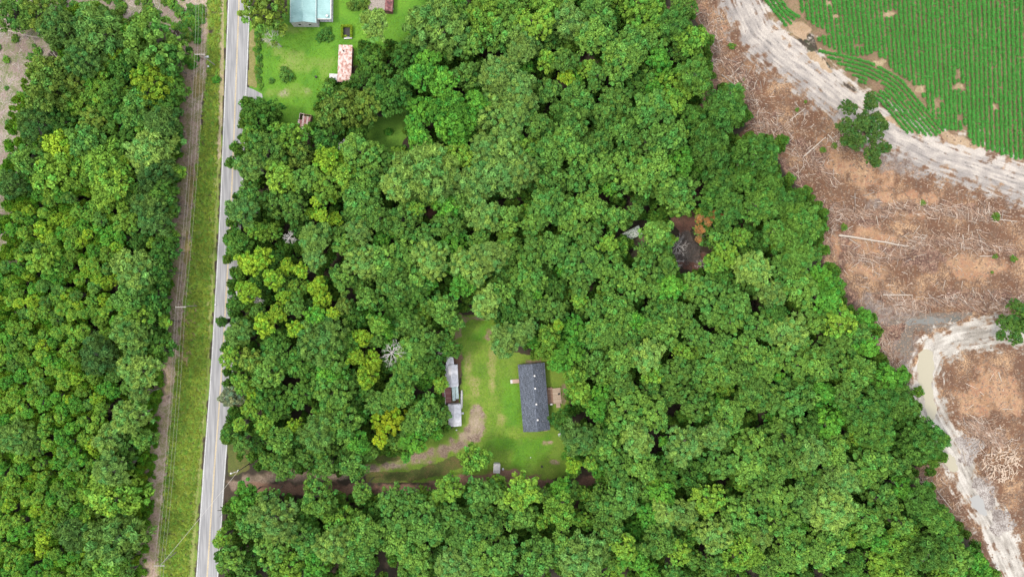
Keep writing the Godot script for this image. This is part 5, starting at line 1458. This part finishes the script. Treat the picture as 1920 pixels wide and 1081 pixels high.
func build_poles() -> void:
	rng.seed = 64
	var spots := [[372.5, -260], [373.5, 100], [337.5, 574.5], [297.5, 1060], [252, 1560]]
	var h := 9.5
	var tops := []
	var names := ["", "wooden power pole with crossarm on pinkish bare soil", "wooden power pole with crossarm at the straw-coloured verge patch", "wooden power pole with crossarm where the service wire starts", ""]
	for i in 5:
		var p := px(spots[i][0], spots[i][1], h)
		tops.append(p)
		if i in [1, 2, 3]:
			var g := Vector2(p.x * PPM + 960.0, p.z * PPM + 540.5)
			pole(g, h, 3.2, "power_pole", names[i], M.pole_pale)
	for k in 4:
		var s := Soup.new()
		var x: float = [-0.46, -0.2, 0.16, 0.46][k] * 3.2
		for i in 4:
			var a: Vector3 = tops[i] + Vector3(x, -0.02, 0.17)
			var b: Vector3 = tops[i + 1] + Vector3(x, -0.02, 0.17)
			var prev := a
			for j in 16:
				var f := (j + 1) / 16.0
				var q := a.lerp(b, f) - Vector3(0, 4.0 * f * (1 - f) * 1.1, 0)
				s.tube(prev, q, 0.016, 0.016, 4, Color.WHITE, false)
				prev = q
		var o := part(self, "power_line", s.mesh(), M.wire)
		tag(o, "thin pale overhead wire strung along the strip between poles", "wire", "overhead wires on the power poles")
	# lamp pole on the other side of the road
	var lp := pole(Vector2(467, 869), 8.0, 0.0, "lamp_pole", "dark street lamp pole on the grass beside the dirt drive mouth", M.pole)
	box(lp, "arm", Vector3(2.4, 0.09, 0.09), Vector3(-1.2, 7.5, 0.4), M.zinc, Vector3(0, 18, 0))
	var lh := SphereMesh.new()
	lh.radius = 0.28
	lh.height = 0.3
	part(lp, "lamp_head", lh, M.porcelain).position = Vector3(-2.4, 7.45, 0.78)
	var tc := CylinderMesh.new()
	tc.top_radius = 0.22
	tc.bottom_radius = 0.22
	tc.height = 0.8
	part(lp, "transformer", tc, M.zinc).position = Vector3(-0.4, 6.6, 0.1)
	var a2: Vector3 = tops[3] + Vector3(0.35, -0.5, -0.1)
	var b2 := px(467, 869) + Vector3(0, 7.8, 0)
	var s2 := Soup.new()
	var pv2 := a2
	for j in 16:
		var f := (j + 1) / 16.0
		var q := a2.lerp(b2, f) - Vector3(0, 4.0 * f * (1 - f) * 0.7, 0)
		s2.tube(pv2, q, 0.04, 0.04, 4, Color.WHITE, false)
		pv2 = q
	var o2 := part(self, "service_wire", s2.mesh(), M.wire)
	tag(o2, "single pale wire slanting over the road to the lamp pole", "wire")
	var s3 := Soup.new()
	s3.tube(tops[3] + Vector3(0.1, -0.8, 0), px(327, 1031), 0.035, 0.035, 4)
	tag(part(self, "guy_wire", s3.mesh(), M.wire), "short guy wire staying the pole with the service wire", "wire")

func bush(x: float, y: float, r: float, tone: String, label: String, called := "bush", hgt := 0.9) -> void:
	var t := thing(called, px(x, y, r / PPM * hgt), rng.randf() * 360, label, "bush")
	t.position.y = 0
	var rad := r / PPM
	var cs: Array = crowns["b1" if r > 12 else "b0"]
	var c := part(t, "foliage", cs[rng.randi() % cs.size()], leafs[tone][0])
	c.scale = Vector3(rad, rad * hgt, rad)
	c.position.y = rad * hgt * 0.25
	var s := Soup.new()
	s.tube(Vector3.ZERO, Vector3(0, rad * hgt * 0.8, 0), 0.06, 0.03, 5)
	part(t, "stem", s.mesh(), M.bark)

func build_small() -> void:
	rng.seed = 1717
	for b in [[402, 148, 8, "b", "round vivid green bush on the verge beside the road"], [533, 137, 14, "m", "round green bush alone on the upper lawn"], [507, 150, 6, "m", "tiny green bush beside the round lawn bush"], [608, 64, 16, "d", "low dark bluish bush by the teal house's corner"], [686, 5, 16, "o", "olive bush against the maroon shed"], [660, 6, 12, "o", "small olive bush between teal house and maroon shed"], [727, 246, 8, "b", "small leafy bush in the middle of the glade"], [1496, 205, 4, "o", "small olive weed sprouting beside the field track"], [1512, 190, 3, "o", "smaller olive weed sprouting beside the field track"], [1567, 272, 6, "o", "olive-green weed under the solitary oak"], [1545, 280, 6, "o", "olive weed left of the solitary oak's shade".replace("left of", "at")], [1870, 480, 5, "o", "tall olive weed beside the level log"], [1862, 510, 3, "o", "olive weed below the level log"], [1375, 85, 7, "o", "olive weed on the bank by the woods"], [1395, 148, 3, "o", "olive weed clump on the bank heap"], [1732, 380, 6, "o", "flat olive weed patch in the twig field"], [1585, 425, 7, "o", "olive weed near the forked log"], [1872, 405, 8, "o", "olive weed by the branching pale log"], [1905, 485, 7, "o", "olive weed past the level log's weeds"], [1640, 590, 3, "o",  "olive weed at the wood's edge by the puddle"]]:
		bush(b[0], b[1], b[2], b[3], b[4], "weed" if b[4].contains("weed") else "bush", 0.5 if b[4].contains("low") or b[4].contains("flat") else 0.9)
	# shrubs sprouting on the cut-over corner and the strip
	var n := 0
	for i in 400:
		if n >= 90:
			break
		var q := Vector2(rng.randf_range(90, 380), rng.randf_range(-8, 75)) if i % 3 else Vector2(rng.randf_range(-8, 110), rng.randf_range(30, 620))
		if q.x > 110 and q.y > 30 and q.x < 330 and q.y > 60:
			continue
		if q.x < 110 and q.y > 340 and q.x > 36:
			continue
		if clash(q, 4, 0.8):
			continue
		n += 1
		bush(q.x, q.y, rng.randf_range(4, 11), ["m", "l", "o", "m"][rng.randi() % 4], "low shrub sprouting on the pinkish cut-over ground", "shrub", 0.7)
		(get_child(get_child_count() - 1)).set_meta("group", "shrubs on the cut-over ground")
	for i in 12:
		bush(rng.randf_range(345, 372), rng.randf_range(20, 130), rng.randf_range(4, 9), ["m", "b", "d"][i % 3], "low shrub growing under the overhead wires", "shrub", 0.8)
		(get_child(get_child_count() - 1)).set_meta("group", "shrubs under the wires")
	# overgrown ditch between road and upper lawn
	for i in 34:
		var yy := rng.randf_range(58, 168)
		bush(rng.randf_range(477, 486) + (yy - 60) * 0.03, yy, rng.randf_range(3, 6.5), ["o", "l", "m", "d"][i % 4], "olive weed clump in the overgrown strip between road and upper lawn", "weed", 0.7)
		get_child(get_child_count() - 1).set_meta("group", "weeds between road and upper lawn")
	var t: Node3D
	# clipped hedge square
	t = thing("hedge_square", px(651, 60), 0, "square clipped hedge around a dark planting bed on the lawn", "hedge")
	make_hedge(t, 0.6, 3.9, 1.1, Vector3(-1.5, 0, 0))
	make_hedge(t, 0.6, 3.9, 1.2, Vector3(1.5, 0, 0))
	make_hedge(t, 2.4, 0.6, 1.1, Vector3(0, 0, -1.7))
	make_hedge(t, 1.2, 0.5, 0.8, Vector3(-0.5, 0, 1.5))
	box(t, "bed", Vector3(2.4, 0.1, 2.9), Vector3(0, 0.05, 0), M.dark)
	var bn := thing("bench", px(653, 72.5), 4, "pale weathered bench at the end of the square hedge", "bench")
	box(bn, "seat", Vector3(2.6, 0.08, 0.4), Vector3(0, 0.45, 0), M.white)
	box(bn, "backrest", Vector3(1.0, 0.4, 0.06), Vector3(0, 0.7, -0.2), M.white)
	for x in [-1.1, 1.1]:
		box(bn, "leg", Vector3(0.1, 0.42, 0.36), Vector3(x, 0.21, 0), M.grey_log)
	# rough grass of the verge, and turf
	var s := Soup.new()
	for k in 12:
		var a := k * 2.4
		var d := Vector3(cos(a), rng.randf_range(0.6, 1.8), sin(a)).normalized() * rng.randf_range(0.4, 0.7)
		var w := Vector3(-sin(a), 0, cos(a)) * 0.09
		var b := Vector3(cos(a * 1.7), 0, sin(a * 1.7)) * 0.15
		s.quad(b - w, b + d * 0.6 - w * 0.7, b + d + Vector3(d.x, -0.15, d.z) * 0.4, b + d * 0.6 + w * 0.7)
	var verge := pv([[385, -25], [392, 60], [388, 140], [375, 260], [366, 340], [352, 520], [336, 640], [318, 800], [303, 960], [292, 1100], [352, 1100], [374, 850], [387, 700], [395, 540], [405, 360], [415, 0]])
	var places := []
	var tr := 0
	while places.size() < 6000 and tr < 90000:
		tr += 1
		var q := Vector2(rng.randf_range(290, 418), rng.randf_range(-20, 1098))
		if not inside(q, verge):
			continue
		var lush := 0.5 + 0.5 * sin(q.x * 0.13 + q.y * 0.05) * sin(q.y * 0.021 + 1.0)
		var e := (q.x - (385 - q.y * 0.075)) / 28.0
		if rng.randf() > clampf(0.25 + e * 0.9 + (0.3 if q.y > 680 else 0.0), 0.08, 1.0):
			continue
		var sc := rng.randf_range(0.5, 1.25)
		var b := rng.randf_range(0.42, 1.0)
		places.append([Transform3D(Basis(Vector3.UP, rng.randf() * TAU).scaled(Vector3(sc, sc * 0.8, sc)), px(q.x, q.y)), Color(b * rng.randf_range(0.5, 1.0), b, b * 0.7).lerp(Color(1.0, 0.95, 0.8), 0.35 * lush * rng.randf())])
	scatter("grass", s.mesh(), leaf_mat(lf(0.31, 0.36, 0.075)), places, "rough uncut grass on the verge beside the road", "grass")
	# lawn tufts
	places = []
	var lawn := pv([[478, 45], [545, 52], [600, 55], [640, 40], [680, 30], [790, 30], [780, 100], [700, 100], [630, 160], [590, 210], [498, 225], [496, 170], [482, 165]])
	var yard := pv([[850, 595], [922, 595], [945, 660], [970, 690], [980, 815], [1035, 815], [1050, 880], [960, 875], [905, 850], [905, 760], [872, 780], [862, 640]])
	tr = 0
	while places.size() < 3500 and tr < 90000:
		tr += 1
		var q := Vector2(rng.randf_range(470, 800), rng.randf_range(20, 230)) if tr % 2 else Vector2(rng.randf_range(845, 1060), rng.randf_range(590, 885))
		if not (inside(q, lawn) or inside(q, yard)):
			continue
		var b := rng.randf_range(0.6, 1.0)
		places.append([Transform3D(Basis(Vector3.UP, rng.randf() * TAU).scaled(Vector3(0.32, 0.16, 0.32)), px(q.x, q.y)), Color(b * rng.randf_range(0.7, 1.0), b, b * 0.7)])
	scatter("lawn_grass", s.mesh(), leaf_mat(lf(0.15, 0.27, 0.016)), places, "short mown grass tufts on the lawns", "grass")
